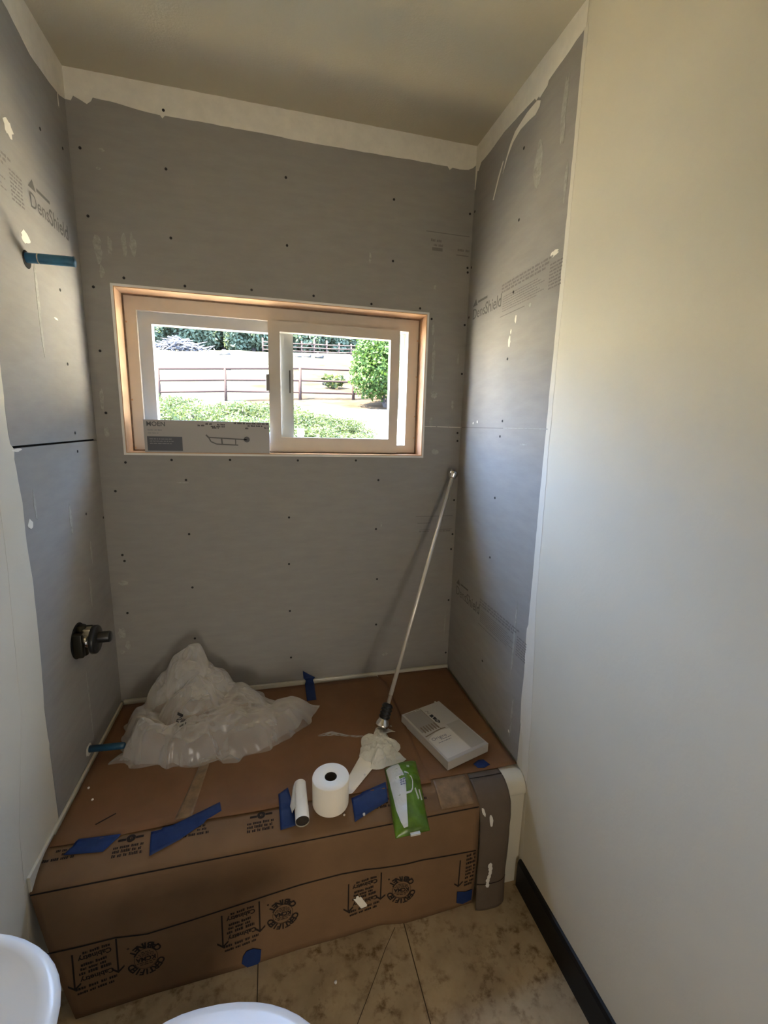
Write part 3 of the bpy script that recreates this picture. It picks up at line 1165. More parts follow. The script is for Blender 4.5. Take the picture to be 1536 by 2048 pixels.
# the grayer strip bent over the right end of the tub front
t_s = empty('cardboard_strip', (1.37, -.82, 0), 'gray brown cardboard strip with white drips bent over the tub at its right end', 'cardboard')
SP = [(-.690, .4490), (-.715, .4505), (-.745, .4495), (-.775, .432), (-.800, .398), (-.817, .345), (-.824, .28), (-.826, .2), (-.824, .115), (-.826, .105), (-.829, .05), (-.832, .001)]
SPL = np.cumsum([0] + [math.hypot(b[0] - a[0], b[1] - a[1]) for a, b in zip(SP, SP[1:])])
SPL = SPL / SPL[-1]


def strip_pt(i, t, eps=0.0):
    y = interp(t, SPL, [q[0] for q in SP])
    z = interp(t, SPL, [q[1] for q in SP])
    edge = abs(2 * i - 1) ** 3
    bend = .018 * edge * max(0, min(1, (t - .22) / .2)) * (1.0 if i > .5 else .4)
    x0 = 1.3245 - .010 * max(0, 1 - t / .3)
    x1 = 1.442 + .002 * math.sin(5 * t)
    zz = z + .004 * (1 - t) * 0 - (.006 * (i > .5) * edge * 0)
    return Vector((x0 + (x1 - x0) * i, y - eps + bend, zz + (eps if t < .2 else 0)))


bm = BM()
grid(bm, lambda i, j: strip_pt(i, j), 16, 44, -.0028)
obj('strip', bm, M_CARD_G, t_s, True)
p = Print()
p.rect(.0, 1, .800, .806, 12)
p.lay('fold_line', lambda u, v: strip_pt(u, v, .0011), M_CINK, t_s)
p = Print()
p.rect(.0, 1, .062, .069, 12)
p.lay('fold_line', lambda u, v: strip_pt(u, v, .0011), M_CINK, t_s)


def drip(pts):
    bm = BM()
    C_ = Vector((sum(q[0] for q in pts) / len(pts), sum(q[1] for q in pts) / len(pts), 0))
    lo = [bm.verts.new(strip_pt(q[0], q[1], .0008)) for q in pts]
    top = bm.verts.new(strip_pt(C_.x, C_.y, .0035))
    for k in range(len(pts)):
        bm.faces.new((lo[k], lo[(k + 1) % len(pts)], top))
    obj('compound_drip', bm, M_FLECK, t_s, True, label='white dried drip')


def oval(u, v, w, h, tilt=0.0, n=12, seed=0):
    r = random.Random(seed)
    return [(u + w * math.cos(2 * math.pi * k / n) * r.uniform(.8, 1.1) + tilt * h * math.sin(2 * math.pi * k / n), v + h * math.sin(2 * math.pi * k / n) * r.uniform(.85, 1.1)) for k in range(n)]


drip(oval(.12, .275, .045, .030, .9, seed=1))
drip(oval(.33, .335, .055, .040, .0, seed=2))
for k in range(6):
    drip(oval(.36 + .03 * math.sin(k), .660 + .030 * k, .070 - .004 * (k % 3), .022, 0, seed=5 + k))

# ------------------------------------------------------------------ blue tape


def surf_z(x, y):
    if y < -.706:
        return wrap_top(x, max(y, -.803))
    if x > 1.174:
        return .4545
    return top_z(x, y)


def tape(left, right, label, n=14, wob=.0):
    """strip between two edge polylines lying on the cardboard top"""
    bm = BM()
    L = np.array(left)
    R_ = np.array(right)

    def smp(A, t):
        s = np.linspace(0, 1, len(A))
        return interp(t, s, A[:, 0]), interp(t, s, A[:, 1])

    def f(i, j):
        a, b = smp(L, i), smp(R_, i)
        x, y = a[0] + (b[0] - a[0]) * j, a[1] + (b[1] - a[1]) * j
        zz = max(surf_z(x, y), surf_z(x, y + .006), surf_z(x, y - .006) if y > -.79 else -1)
        return (x, y, zz + .0018 + wob * abs(fbm(x, y, 0, 40)))
    grid(bm, f, n, 5, .0005)
    return solo('masking_tape_strip', bm, M_TAPE, label, 'tape', 'strips of blue masking tape', True)


tape([(.088, -.700), (.202, -.708)], [(.062, -.737), (.165, -.748)], 'slanted blue tape piece nearest the left wall on the cardboard edge')
tape([(.284, -.714), (.343, -.710), (.474, -.652)], [(.293, -.778), (.371, -.752), (.482, -.688)], 'longest blue tape strip, slanting over the cardboard edge', 22)
tape([(.658, -.660), (.662, -.775)], [(.690, -.638), (.712, -.770)], 'blue tape piece beside the empty paper tube')
tape([(.893, -.722), (1.020, -.685)], [(.893, -.789), (1.012, -.752)], 'blue tape strip between the paper roll and the green wipes pack', 16)
tape([(1.358, -.668), (1.385, -.654), (1.405, -.655)], [(1.366, -.690), (1.390, -.695), (1.418, -.684)], 'small rounded blue tape scrap in front of the flat white box')


def vtape(pts, label, place, nrm, name='masking_tape_strip', m=M_TAPE, cat='tape', group='strips of blue masking tape'):
    bm = BM()
    slab(bm, [place(u, v) for u, v in pts], nrm)
    return solo(name, bm, m, label, cat, group)


# back strip climbs from the sheet over the tub rim onto the wall
bm = BM()


def f_bt(i, j):
    t = i
    x0 = interp(t, [0, .62, .70, .8, 1], [.790, .790, .797, .786, .783])
    x1 = interp(t, [0, .62, .70, .8, 1], [.832, .834, .829, .842, .812])
    y = interp(t, [0, .62, .72, .8, 1], [-.165, -.034, -.017, -.0040, -.0022])
    z = interp(t, [0, .62, .72, .8, 1], [ZT + .0025, ZT + .0030, .4725, .474, .514 - .022 * j])
    return (x0 + (x1 - x0) * j, y, z)


grid(bm, f_bt, 24, 5, .0005)
solo('masking_tape_strip', bm, M_TAPE, 'blue tape piece at the back, stuck up onto the gray wall', 'tape', 'strips of blue masking tape', True)


def f_low(x, z):
    y = wrap_y(min(max(x, .01), 1.318), max(z, 0.0)) - .0022
    return Vector((x, y, z))


vtape([(.552, .062), (.572, .064), (.596, .050), (.592, .010), (.585, .0015), (.553, .0015), (.537, .022), (.541, .045)], 'crumpled blue tape scrap at the bottom of the cardboard front near the middle', f_low, (0, -.001, 0))
vtape([(1.258, .078), (1.290, .066), (1.318, .068), (1.318, .020), (1.285, .012), (1.260, .026)], 'blue tape scrap low on the cardboard front beside the gray brown strip', f_low, (0, -.001, 0))
vtape([(.889, .150), (.897, .148), (.899, .158), (.905, .158), (.909, .150), (.914, .152), (.936, .112), (.934, .106), (.916, .103)], 'torn white paper scrap stuck to the cardboard front', f_low, (0, -.001, 0), 'paper_scrap', M_PAPER, 'paper', None)
# plaster crumbs
CR = [(1.352, -.285, .454, 'white plaster crumb behind the flat white box'), (.925, -.775, .4335, 'white plaster crumb in front of the blue tape by the wipes pack'), (.045, -.50, .4600, 'white plaster crumb by the left wall on the dark cardboard'),
      (.075, -.555, .4600, 'small plaster crumb on the dark cardboard nearest the left front corner'), (.955, -.640, .4605, 'tiny plaster crumb between the paper roll and the tissue'), (.815, -.92, .0, 'white plaster crumb on the tile floor'),
      (.862, -.765, .437, 'tiny plaster crumb in front of the paper roll')]
for i, (x, y, z, lb) in enumerate(CR):
    bm = BM()
    bmesh.ops.create_icosphere(bm, subdivisions=2, radius=.0052 if i in (0, 1, 5) else .0036)
    for v in bm.verts:
        v.co *= 1 + .35 * fbm(v.co.x, v.co.y, v.co.z + i, 160)
        v.co.z = max(v.co.z, -.0015) + .0016
        v.co += Vector((x, y, z))
    solo('plaster_crumb', bm, M_FLECK, lb, 'plaster crumb', None, True)

# ------------------------------------------------------------------ paper roll, tube, tissue
rc = Vector((.822, -.738, .4595))
t = empty('toilet_paper_roll', (.822, -.738, .4595), 'full white toilet paper roll standing on end', 'toilet paper')
bm = BM()
zb = .0
lathe(bm, [(.0195, .004), (.052, .004), (.056, .007), (.0580, .012), (.0585, .05), (.0590, .103), (.0575, .1065), (.0205, .1065), (.0195, .105), (.0195, .004)], rc + Vector((0, 0, zb)), (0, 0, 1), 48)
obj('paper', bm, M_PAPER, t, True)
bm = BM()
lathe(bm, [(.0194, .0045), (.0194, .1050), (.0186, .1050), (.0186, .0045)], rc, (0, 0, 1), 32)
obj('core', bm, mat('roll_core', (.07, .055, .04), .9), t, True)
bm = BM()


def f_tail(i, j):
    a = Vector((.862, -.690, 0)).lerp(Vector((.875, -.735, 0)), j)
    b = Vector((.985, -.505, 0)).lerp(Vector((1.025, -.580, 0)), j)
    q = a.lerp(b, i)
    return (q.x, q.y, ZT + .0032 + .030 * max(0, 1 - i * 5) ** 2)


grid(bm, f_tail, 24, 4, .0004)
obj('loose_sheet', bm, M_PAPER, t, True)
a0, a1 = Vector((.728, -.795, .452)), Vector((.729, -.655, .4855))
t = empty('paper_tube', (.728, -.73, .4585), 'empty white paper tube lying open end forward beside the full roll', 'paper tube')
ad = (a1 - a0).normalized()
bm = BM()
tube(bm, [a0 + Vector((0, 0, .021)), a1 + Vector((0, 0, -.003))], [.0215, .0195], 28, caps=False)
tube(bm, [a1 + Vector((0, 0, -.003)), a1 + Vector((0, 0, -.003)), a0 + Vector((0, 0, .021)), a0 + Vector((0, 0, .021))], [.0195, .0175, .0200, .0215], 28, caps=False)
obj('tube', bm, M_PAPER, t, True)
bm = BM()
tube(bm, [a0 + Vector((0, .002, .021)), a1 + Vector((0, -.02, -.003))], [.0192, .017], 24, caps=True)
obj('tube_bore', bm, mat('brown_bore', (.05, .038, .026), .9), t, True)
bm = BM()


def f_torn(i, j):
    ang = 2.55 + 1.0 * i
    q = (a0 + Vector((0, 0, .021))).lerp(a1 + Vector((0, 0, -.003)), .30 + .66 * j * (1 - .25 * i))
    rr = .0222 + .016 * i ** 2 * (1 - abs(2 * j - .8) * .5)
    return q + Vector((math.cos(ang) * rr, 0, math.sin(ang) * rr * .75 + .002))


grid(bm, f_torn, 10, 10, .0004)
obj('torn_paper', bm, M_TISSUE, t, True)
bm = BM()
grid(bm, lambda i, j: (a0 + Vector((0, 0, .021))).lerp(a1, .08 + .35 * j) + Vector((math.cos(-.3 - .5 * i) * (.0222 + .008 * i), 0, math.sin(-.3 - .5 * i) * .021)), 6, 6, .0004)
obj('torn_paper', bm, M_TISSUE, t, True)


def crumple(outline, c, hfun, rings, seg, jit, zbase, seed, floor_fn=None, inner=1.0, jag=0.0):
    """crumpled film or paper: star-shaped outline filled with a folded, faceted dome"""
    bm = BM()
    O = np.array(outline, float)
    ang = np.arctan2(O[:, 1] - c[1], O[:, 0] - c[0])
    od = np.argsort(ang)
    ang, O = ang[od], O[od]
    rad = np.hypot(O[:, 0] - c[0], O[:, 1] - c[1])
    A = np.concatenate([ang - 2 * math.pi, ang, ang + 2 * math.pi])
    RR = np.concatenate([rad, rad, rad])
    V = []
    for k in range(seg):
        th = -math.pi + 2 * math.pi * k / seg
        R_ = interp(th, A, RR) * inner
        if jag:
            R_ *= 1 + jag * (mnoise.noise(Vector((math.cos(th) * 5, math.sin(th) * 5, seed))) + .25 * mnoise.noise(Vector((math.cos(th) * 12, math.sin(th) * 12, seed))))
        row = []
        for r in range(1, rings + 1):
            q = r / rings
            x, y = c[0] + math.cos(th) * R_ * q, c[1] + math.sin(th) * R_ * q
            h = hfun(x, y, q)
            dx = jit * fbm(x, y, seed, 14, 3) * min(1, q * 3)
            dy = jit * fbm(x + 9, y, seed + 4, 14, 3) * min(1, q * 3)
            fz = floor_fn(x + dx, y + dy) if floor_fn else zbase
            row.append(bm.verts.new((x + dx, y + dy, max(fz + .0012, zbase + h))))
        V.append(row)
    top = bm.verts.new((c[0], c[1], zbase + hfun(c[0], c[1], 0)))
    for k in range(seg):
        k2 = (k + 1) % seg
        bm.faces.new((top, V[k][0], V[k2][0]))
        for r in range(rings - 1):
            bm.faces.new((V[k][r], V[k][r + 1], V[k2][r + 1], V[k2][r]))
    return bm


def fold(x, y, sd, sc, p):
    return (1 - min(1, abs(mnoise.noise(Vector((x * sc, y * sc, sd)))) * 1.9)) ** p


TO = [(.951, -.546), (.975, -.500), (.985, -.455), (1.012, -.428), (1.030, -.452), (1.048, -.405), (1.075, -.395), (1.080, -.440), (1.085, -.478), (1.124, -.512), (1.095, -.560), (1.122, -.595), (1.085, -.612), (1.045, -.618), (.985, -.618), (.992, -.585)]


def h_tis(x, y, q):
    return (1 - q ** 4) * (.012 + .010 * fold(x, y, 2, 24, 3) + .006 * fold(x, y, 6, 50, 2)) + .010 * math.exp(-((x - 1.03) ** 2 + (y + .52) ** 2) / .002) + .002


bm = crumple(TO, (1.040, -.520), h_tis, 22, 90, .008, ZT, 3, floor_fn=surf_z)
solo('crumpled_tissue', bm, M_TISSUE, 'crumpled white tissue pulled from the green wipes pack', 'tissue', None, False)
bm = BM()
grid(bm, lambda i, j: (1.070 + .055 * i - .01 * j, -.452 + .040 * j + .01 * i, surf_z(1.1, -.43) + .003 + .004 * math.sin(4 * i + 2 * j)), 8, 6, .0005)
solo('tissue_scrap', bm, M_TISSUE, 'small white tissue scrap under the chrome end of the rod', 'tissue', None, True)

# ------------------------------------------------------------------ green wipes pack
t = empty('wipes_pack', (1.078, -.752, .4585), 'green and white soft pack of wipes', 'wipes')
WC = [(1.030, -.632), (1.150, -.618), (1.118, -.868), (1.005, -.872)]


def wipe_pt(i, j, top=True, eps=0.0):
    a = Vector((*WC[0], 0)).lerp(Vector((*WC[1], 0)), i)
    b = Vector((*WC[3], 0)).lerp(Vector((*WC[2], 0)), i)
    q = a.lerp(b, j)
    bul = (max(0, 4 * i * (1 - i)) ** .55) * (max(0, 4 * j * (1 - j)) ** .38)
    lowz = max(surf_z(q.x, max(q.y, -.803)), surf_z(q.x, max(min(q.y + .01, -.62), -.803))) if q.y > -.803 else .413
    sag = interp(q.y, [-.88, -.81, -.76, -.70, -.6], [.424, .432, .448, .4595, .4610])
    z0 = max(sag, lowz + .0015)
    wr = .0045 * ridge(q.x, q.y, 5, 22) * bul
    if top:
        return Vector((q.x, q.y, z0 + .004 + .036 * bul + wr + eps))
    return Vector((q.x, q.y, z0 + .0005))


bm = BM()
NU, NV = 26, 44
vt = [[bm.verts.new(wipe_pt(i / NU, j / NV)) for j in range(NV + 1)] for i in range(NU + 1)]
vb = [[bm.verts.new(wipe_pt(i / NU, j / NV, False)) for j in range(NV + 1)] for i in range(NU + 1)]
for i in range(NU):
    for j in range(NV):
        bm.faces.new((vt[i][j], vt[i + 1][j], vt[i + 1][j + 1], vt[i][j + 1]))
        bm.faces.new((vb[i][j], vb[i][j + 1], vb[i + 1][j + 1], vb[i + 1][j]))
for j in range(NV):
    bm.faces.new((vt[0][j], vt[0][j + 1], vb[0][j + 1], vb[0][j]))
    bm.faces.new((vt[NU][j], vb[NU][j], vb[NU][j + 1], vt[NU][j + 1]))
for i in range(NU):
    bm.faces.new((vt[i][0], vb[i][0], vb[i + 1][0], vt[i + 1][0]))
    bm.faces.new((vt[i][NV], vt[i + 1][NV], vb[i + 1][NV], vb[i][NV]))
obj('pouch', bm, M_GREEN, t, True)
p = Print()
EL = [(.00, .05), (.02, .30), (.05, .52), (.09, .72), (.16, .88), (.24, .965)]
ER = [(.40, .05), (.42, .20), (.50, .42), (.45, .62), (.41, .78), (.37, .965)]
for k in range(26):
    v0, v1 = .06 + .90 * k / 26, .06 + .90 * (k + 1) / 26
    for q in range(6):
        def ed(v, s):
            l = interp(v, [e_[1] for e_ in EL], [e_[0] for e_ in EL])
            r = interp(v, [e_[1] for e_ in ER], [e_[0] for e_ in ER])
            return l + .02 + (r - l - .02) * s
        p.poly([(ed(v0, q / 6), v0), (ed(v0, (q + 1) / 6), v0), (ed(v1, (q + 1) / 6), v1), (ed(v1, q / 6), v1)])
p.lay('white_panel', lambda u, v: wipe_pt(u, v, True, .0010), M_POUCHW, t, 'white panel along one side of the pack')
p = Print()
p.stroke([(.50, .30), (.60, .335), (.69, .40), (.70, .46), (.66, .56), (.60, .60), (.45, .605)], .026)
p.stroke([(.74, .555), (.80, .68)], .045)
p.stroke([(.86, .56), (.90, .68)], .040)
p.stroke([(.62, .18), (.70, .20)], .05)
p.lay('pale_outline', lambda u, v: wipe_pt(u, v, True, .0015), M_POUCHW, t)
p = Print()
for k in range(3):
    p.words(.33, .50, .40 + .035 * k, .030, 130 + k)
p.lay('small_printing', lambda u, v: wipe_pt(u, v, True, .0016), mat('violet_print', (.10, .09, .20), .6), t)
bm = BM()
box(bm, 1.052, 1.084, -.878, -.868, .428, .4345, .001)
obj('seal_tab', bm, M_POUCHW, t)

# ------------------------------------------------------------------ flat white carton
t = empty('flat_carton', (1.262, -.512, .4585), 'flat pale carton with gray and white printing', 'box')
P0 = Vector((1.163, -.388, 0))
U_ = (Vector((1.352, -.330, 0)) - P0)
U_.normalize()
V_ = Vector((U_.y, -U_.x, 0))
CW, CL, CZ0, CZ1 = .196, .305, .4575, .4925
bm = BM()
pts = [P0 + U_ * a + V_ * b for a, b in ((0, 0), (CW, 0), (CW, CL), (0, CL))]
slab(bm, [(q.x, q.y, CZ0) for q in pts], (0, 0, CZ1 - CZ0))
bmesh.ops.bevel(bm, geom=[e_ for e_ in bm.edges if e_.calc_face_angle(0) > .5], offset=.0016, segments=2, affect='EDGES')
obj('carton', bm, M_BOX, t)


def onc(u, v, e_=.0007):
    q = P0 + U_ * u + V_ * v
    return Vector((q.x, q.y, CZ1 + e_))


p = Print()
p.rect(.008, .088, .012, .135)
p.lay('gray_panel', onc, M_BOXG, t)
p = Print()
p.rect(.124, .190, .140, .292)
p.lay('gray_panel', onc, mat('carton_print_beige', (.375, .345, .30), .55), t)
p = Print()
for k in range(6):
    p.rect(.018 + .013 * k, .024 + .013 * k, .105, .142)
p.stroke([(.006, .160), (.03, .157), (.06, .152), (.09, .150), (.110, .152)], .005)
p.rect(.008, .060, .008, .011)
p.rect(.068, .088, .004, .007)
p.rect(.088, .0905, .008, .150)
p.lay('dark_stripes', lambda u, v: onc(u, v, .0010), M_BOXB, t)
p = Print()
n = 16
arc = [(.008 + .112 * k / n, .190 - .034 * math.sin(math.pi * (.12 + .60 * k / n))) for k in range(n + 1)]
for a, b in zip(arc, arc[1:]):
    p.poly([a, b, (b[0], .292), (a[0], .292)])
p.lay('white_panel', onc, M_BOXW, t)
p = Print()
p.text('Origins', .052, .186, .022, 0.0, .0, width=.068)
p.v = [(u, .372 - v) for u, v in p.v]
p.words(.05, .10, .200, .004, 4)
p.words(.03, .09, .212, .004, 5)
p.lay('carton_lettering', lambda u, v: onc(u, v, .0010), mat('blue_gray_ink', (.12, .12, .17), .6), t)
p = Print()
p.poly([(.096, .062), (.112, .060), (.113, .074), (.097, .078)])
p.poly([(.098, .082), (.114, .078), (.112, .096), (.099, .094)])
p.stroke([(.098, .100), (.108, .118), (.114, .104), (.104, .098), (.098, .100)], .005)
p.stroke([(.098, .030), (.110, .036), (.100, .046), (.112, .050)], .0014)
p.lay('logo', lambda u, v: onc(u, v, .0010), M_BOXK, t)

# ------------------------------------------------------------------ shower rod leaning in the corner
ra, rb = Vector((1.072, -.423, .488)), Vector((1.486, -.032, 1.468))
rd = (rb - ra).normalized()
L_ = (rb - ra).length
t = empty('tension_rod', tuple(ra), 'satin metal shower rod leaning into the right back corner', 'rod')


def ralong(d):
    return ra + rd * d


bm = BM()
tube(bm, [ralong(.115), ralong(L_ - .018)], .0085, 20)
obj('pole', bm, M_ROD, t, True)
bm = BM()
tube(bm, [ralong(.066), ralong(.120)], .0078, 18)
obj('sleeve', bm, mat('dull_sleeve', (.30, .25, .20), .5), t, True)
bm = BM()
prof = []
for k in range(9):
    prof += [(.0235 if k % 2 else .0200, .022 + .0065 * k), (.0235 if k % 2 else .0200, .026 + .0065 * k)]
lathe(bm, [(.0001, .020)] + prof + [(.0105, .082), (.0001, .083)], ra, rd, 24)
obj('threaded_collar', bm, M_BLACK, t, True, label='black ribbed collar')
bm = BM()
lathe(bm, [(.0001, -.012), (.028, -.011), (.030, -.004), (.0275, .006), (.022, .016), (.0185, .026), (.0001, .027)], ra, rd, 28)
obj('end_cap', bm, M_CHROME, t, True)
bm = BM()
lathe(bm, [(.0001, -.034), (.0115, -.034), (.017, -.029), (.018, -.020), (.0225, -.016), (.0230, -.005), (.0205, .001), (.0001, .002)], rb, rd, 28)
obj('end_cap', bm, M_CHROME, t, True)

# ------------------------------------------------------------------ clear plastic bag and a sliver of film
BO = [(.846, -.205), (.815, -.260), (.780, -.315), (.705, -.385), (.631, -.437), (.560, -.470), (.470, -.480), (.452, -.455), (.425, -.462), (.375, -.478), (.29, -.455), (.216, -.440), (.14, -.415), (.085, -.390), (.100, -.345), (.085, -.28), (.060, -.20),
      (.10, -.13), (.15, -.045), (.22, -.018), (.30, -.016), (.40, -.018), (.50, -.030), (.60, -.062), (.625, -.085), (.590, -.135), (.600, -.165), (.68, -.180), (.76, -.185)]
G = [(.300, -.120, .115, .110, .262), (.395, -.120, .105, .100, .165), (.215, -.130, .085, .100, .150), (.330, -.230, .120, .120, .150), (.182, -.335, .072, .085, .100), (.330, -.390, .120, .085, .095),
     (.500, -.200, .120, .110, .100), (.545, -.340, .120, .130, .070), (.700, -.280, .110, .110, .050), (.215, -.370, .095, .070, .085), (.165, -.220, .085, .085, .070), (.440, -.320, .10, .10, .095), (.610, -.130, .05, .05, .035)]


def h_bag(x, y, q, s=1.0, sd=0):
    wx, wy = .030 * fbm(x, y, sd, 6, 1), .030 * fbm(x + 5, y, sd, 6, 1)
    X, Y = x + wx, y + wy
    hs = sorted((a * math.sqrt(max(0, 1 - ((X - gx) / rx) ** 2 - ((Y - gy) / ry) ** 2)) for gx, gy, rx, ry, a in G), reverse=True)
    h = hs[0] + .12 * hs[1]
    f1 = mnoise.voronoi(Vector((X * 8.5, Y * 8.5, sd * .37)))[0][0]
    f2 = mnoise.voronoi(Vector((X * 19 + 3, Y * 19, sd * .37 + 2)))[0][0]
    cr = .045 * (f1 - .45) + .020 * (f2 - .45)
    return (s * h + .014 + cr * (.45 + min(1, h * 7))) * (1 - q ** 14)


t = empty('plastic_bag', (.36, -.28, ZT), 'crumpled clear plastic bag heaped at the left end of the tub', 'plastic bag')
bm = crumple(BO, (.345, -.255), lambda x, y, q: h_bag(x, y, q), 76, 260, .005, ZT, 1, floor_fn=surf_z, jag=.10)
for v in bm.verts:
    v.co.y = min(v.co.y, -.006)
obj('outer_film', bm, M_FILM, t, True)
bm = crumple(BO, (.345, -.255), lambda x, y, q: h_bag(x, y, q, .74, 13), 40, 140, .012, ZT, 5, floor_fn=surf_z, inner=.93)
for v in bm.verts:
    v.co.y = min(v.co.y, -.010)
obj('inner_film', bm, M_FILM, t, True)
p = Print()
p.text('N', .302, -.338, .030, 1.2, .03)
p.text('E', .318, -.352, .026, 1.2, .03)
p.text('B', .322, -.374, .024, 1.1, .03)
p.text('r', .300, -.366, .022, 1.2, .03)
p.words(.312, .336, -.392, .008, 7)
p.lay('black_printing', lambda u, v: (u, v, ZT + h_bag(u, v, .5) + .012), mat('black_print', (.02, .02, .022), .5), t, 'patch of black printing on the film')

bm = BM()


def f_sl(i, j):
    x = .815 + .195 * i
    w = interp(i, [0, .25, .6, 1], [.006, .026, .010, .014])
    y = interp(i, [0, .3, .6, 1], [-.402, -.400, -.428, -.452]) + (j - .5) * w
    return (x, y, top_z(x, y) + .0025 + .004 * max(0, ridge(x, y * 3, 0, 30)) * (1 - abs(2 * j - 1)))


grid(bm, f_sl, 30, 5)
solo('film_sliver', bm, M_FILM, 'thin sliver of clear film lying behind the crumpled tissue', 'plastic film', None, False)

# ------------------------------------------------------------------ carton standing in the window
t = empty('window_carton', (.410, .02, 1.5435), 'long gray carton standing on the window sill', 'box')
bm = BM()
box(bm, .168, .652, .0005, .052, 1.5437, 1.673, .0015)
obj('carton', bm, M_MOEN, t)
pw = plane((0, .0005, 0), (1, 0, 0), (0, 0, 1), .0007)
p = Print()
p.text('MOEN', .214, 1.6555, .0245, 0, .018, width=.068)
p.lay('brand_lettering', pw, mat('gray_ink', (.13, .13, .135), .7), t)
p = Print()
p.rect(.179, .309, 1.550, 1.607)
p.lay('dark_label', pw, M_MOENG, t, 'dark gray label panel')
p = Print()
for k in range(3):
    p.words(.188, .270 + .01 * (k % 2), 1.597 - .009 * k, .0045, 140 + k)
p.words(.183, .235, 1.632, .007, 150)
p.words(.183, .225, 1.620, .005, 151)
p.lay('label_lettering', plane((0, .0005, 0), (1, 0, 0), (0, 0, 1), .0011), mat('pale_ink', (.30, .30, .31), .7), t)
p = Print()
p.stroke([(.410, 1.607), (.56, 1.600)], .005)
p.stroke([(.41, 1.607), (.418, 1.590), (.44, 1.580), (.525, 1.577)], .005)
p.stroke([(.46, 1.604), (.462, 1.580)], .006)
p.stroke([(.515, 1.601), (.515, 1.578)], .004)
p.ring(.560, 1.601, .0, .012, 16)
p.stroke([(.40, 1.617), (.412, 1.604)], .006)
p.lay('fixture_drawing', pw, mat('drawing_ink', (.15, .145, .14), .7), t)
M_DINK = mat('dark_ink', (0.06, 0.06, 0.062), .7)
for part in (((.40, .425, 1.6605), (.42, .475, 1.6515), (.445, .48, 1.6595), (.425, .450, 1.6455), (.370, .395, 1.654)), ((.51, .555, 1.6665), (.56, .648, 1.6665), (.565, .625, 1.657), (.555, .568, 1.6465), (.632, .650, 1.650))):
    p = Print()
    for k, (a, b, z) in enumerate(part):
        p.words(a, b, z, .0075, 160 + k)
    p.lay('small_printing', pw, M_DINK, t)

# ------------------------------------------------------------------ toilet
t = empty('toilet', (.36, -1.37, 0), 'white toilet in front of the tub, seen from above', 'toilet')
yc = -1.375


def dshape(x0, x1, hw, z, n=28, pw_=2.3, back=.0):
    """outline that is straight at the wall and bowed towards +x"""
    out = []
    for k in range(n + 1):
        a = -math.pi / 2 + math.pi * k / n
        cx, sy = math.cos(a), math.sin(a)
        out.append((x0 + (x1 - x0) * abs(cx) ** (2 / pw_), yc + hw * math.copysign(abs(sy) ** (2 / pw_), sy), z))
    return out


bm = BM()
loft(bm, [dshape(.03, .262, .165, .40), dshape(.025, .285, .185, .55), dshape(.02, .296, .198, .715)], True, True)
obj('tank', bm, M_TOILET, t, True)
bm = BM()
loft(bm, [dshape(.015, .302, .205, .716), dshape(.010, .312, .213, .722), dshape(.010, .316, .216, .738), dshape(.012, .311, .212, .748), dshape(.018, .300, .203, .752), dshape(.030, .284, .190, .7505), dshape(.036, .279, .185, .747)], True, True)
obj('tank_lid', bm, M_TOILET, t, True)


def egg(x0, x1, hw, z, n=48):
    out = []
    for k in range(n):
        a = 2 * math.pi * k / n
        c = math.cos(a)
        xm = x0 + (x1 - x0) * .42
        x = xm + ((x1 - xm) if c > 0 else (xm - x0)) * math.copysign(abs(c) ** .92, c)
        out.append((x, yc + hw * math.sin(a), z))
    return out


bm = BM()
loft(bm, [egg(.14, .62, .115, 0), egg(.14, .60, .108, .03), egg(.15, .58, .10, .14), egg(.16, .62, .13, .24), egg(.20, .72, .185, .36), egg(.22, .745, .197, .395)], True, True)
box(bm, .05, .30, yc - .15, yc + .15, .30, .40, .02)
obj('bowl', bm, M_TOILET, t, True)
bm = BM()
loft(bm, [egg(.275, .760, .198, .396), egg(.272, .765, .201, .403), egg(.272, .765, .201, .412), egg(.276, .760, .198, .416)], True, True)
obj('seat', bm, M_TSEAT, t, True)
bm = BM()
loft(bm, [egg(.275, .764, .199, .4165), egg(.270, .770, .204, .421), egg(.270, .770, .204, .430), egg(.276, .764, .199, .437), egg(.295, .745, .183, .441), egg(.36, .66, .12, .4425)], True, True)
obj('seat_lid', bm, M_TSEAT, t, True)

# ------------------------------------------------------------------ outdoors
GY = [.3, 1.5, 2.6, 4.0, 5.5, 7.5, 10, 12, 24, 36, 50, 80, 120]
GZ = [-.1, -.1, .75, 1.22, 1.50, 1.83, 2.26, 2.70, 5.13, 7.12, 9.2, 13, 17]


def ground(x, y):
    z = interp(y, GY, GZ)
    z += .055 * max(-12, min(9, x - 1)) * max(0, min(1, (y - 6) / 6)) * (1 - max(0, min(1, (y - 16) / 14)) * .35)
    z += max(0, min(1, (y - 5) / 8)) * .18 * fbm(x, y, 0, .22, 3)
    return z


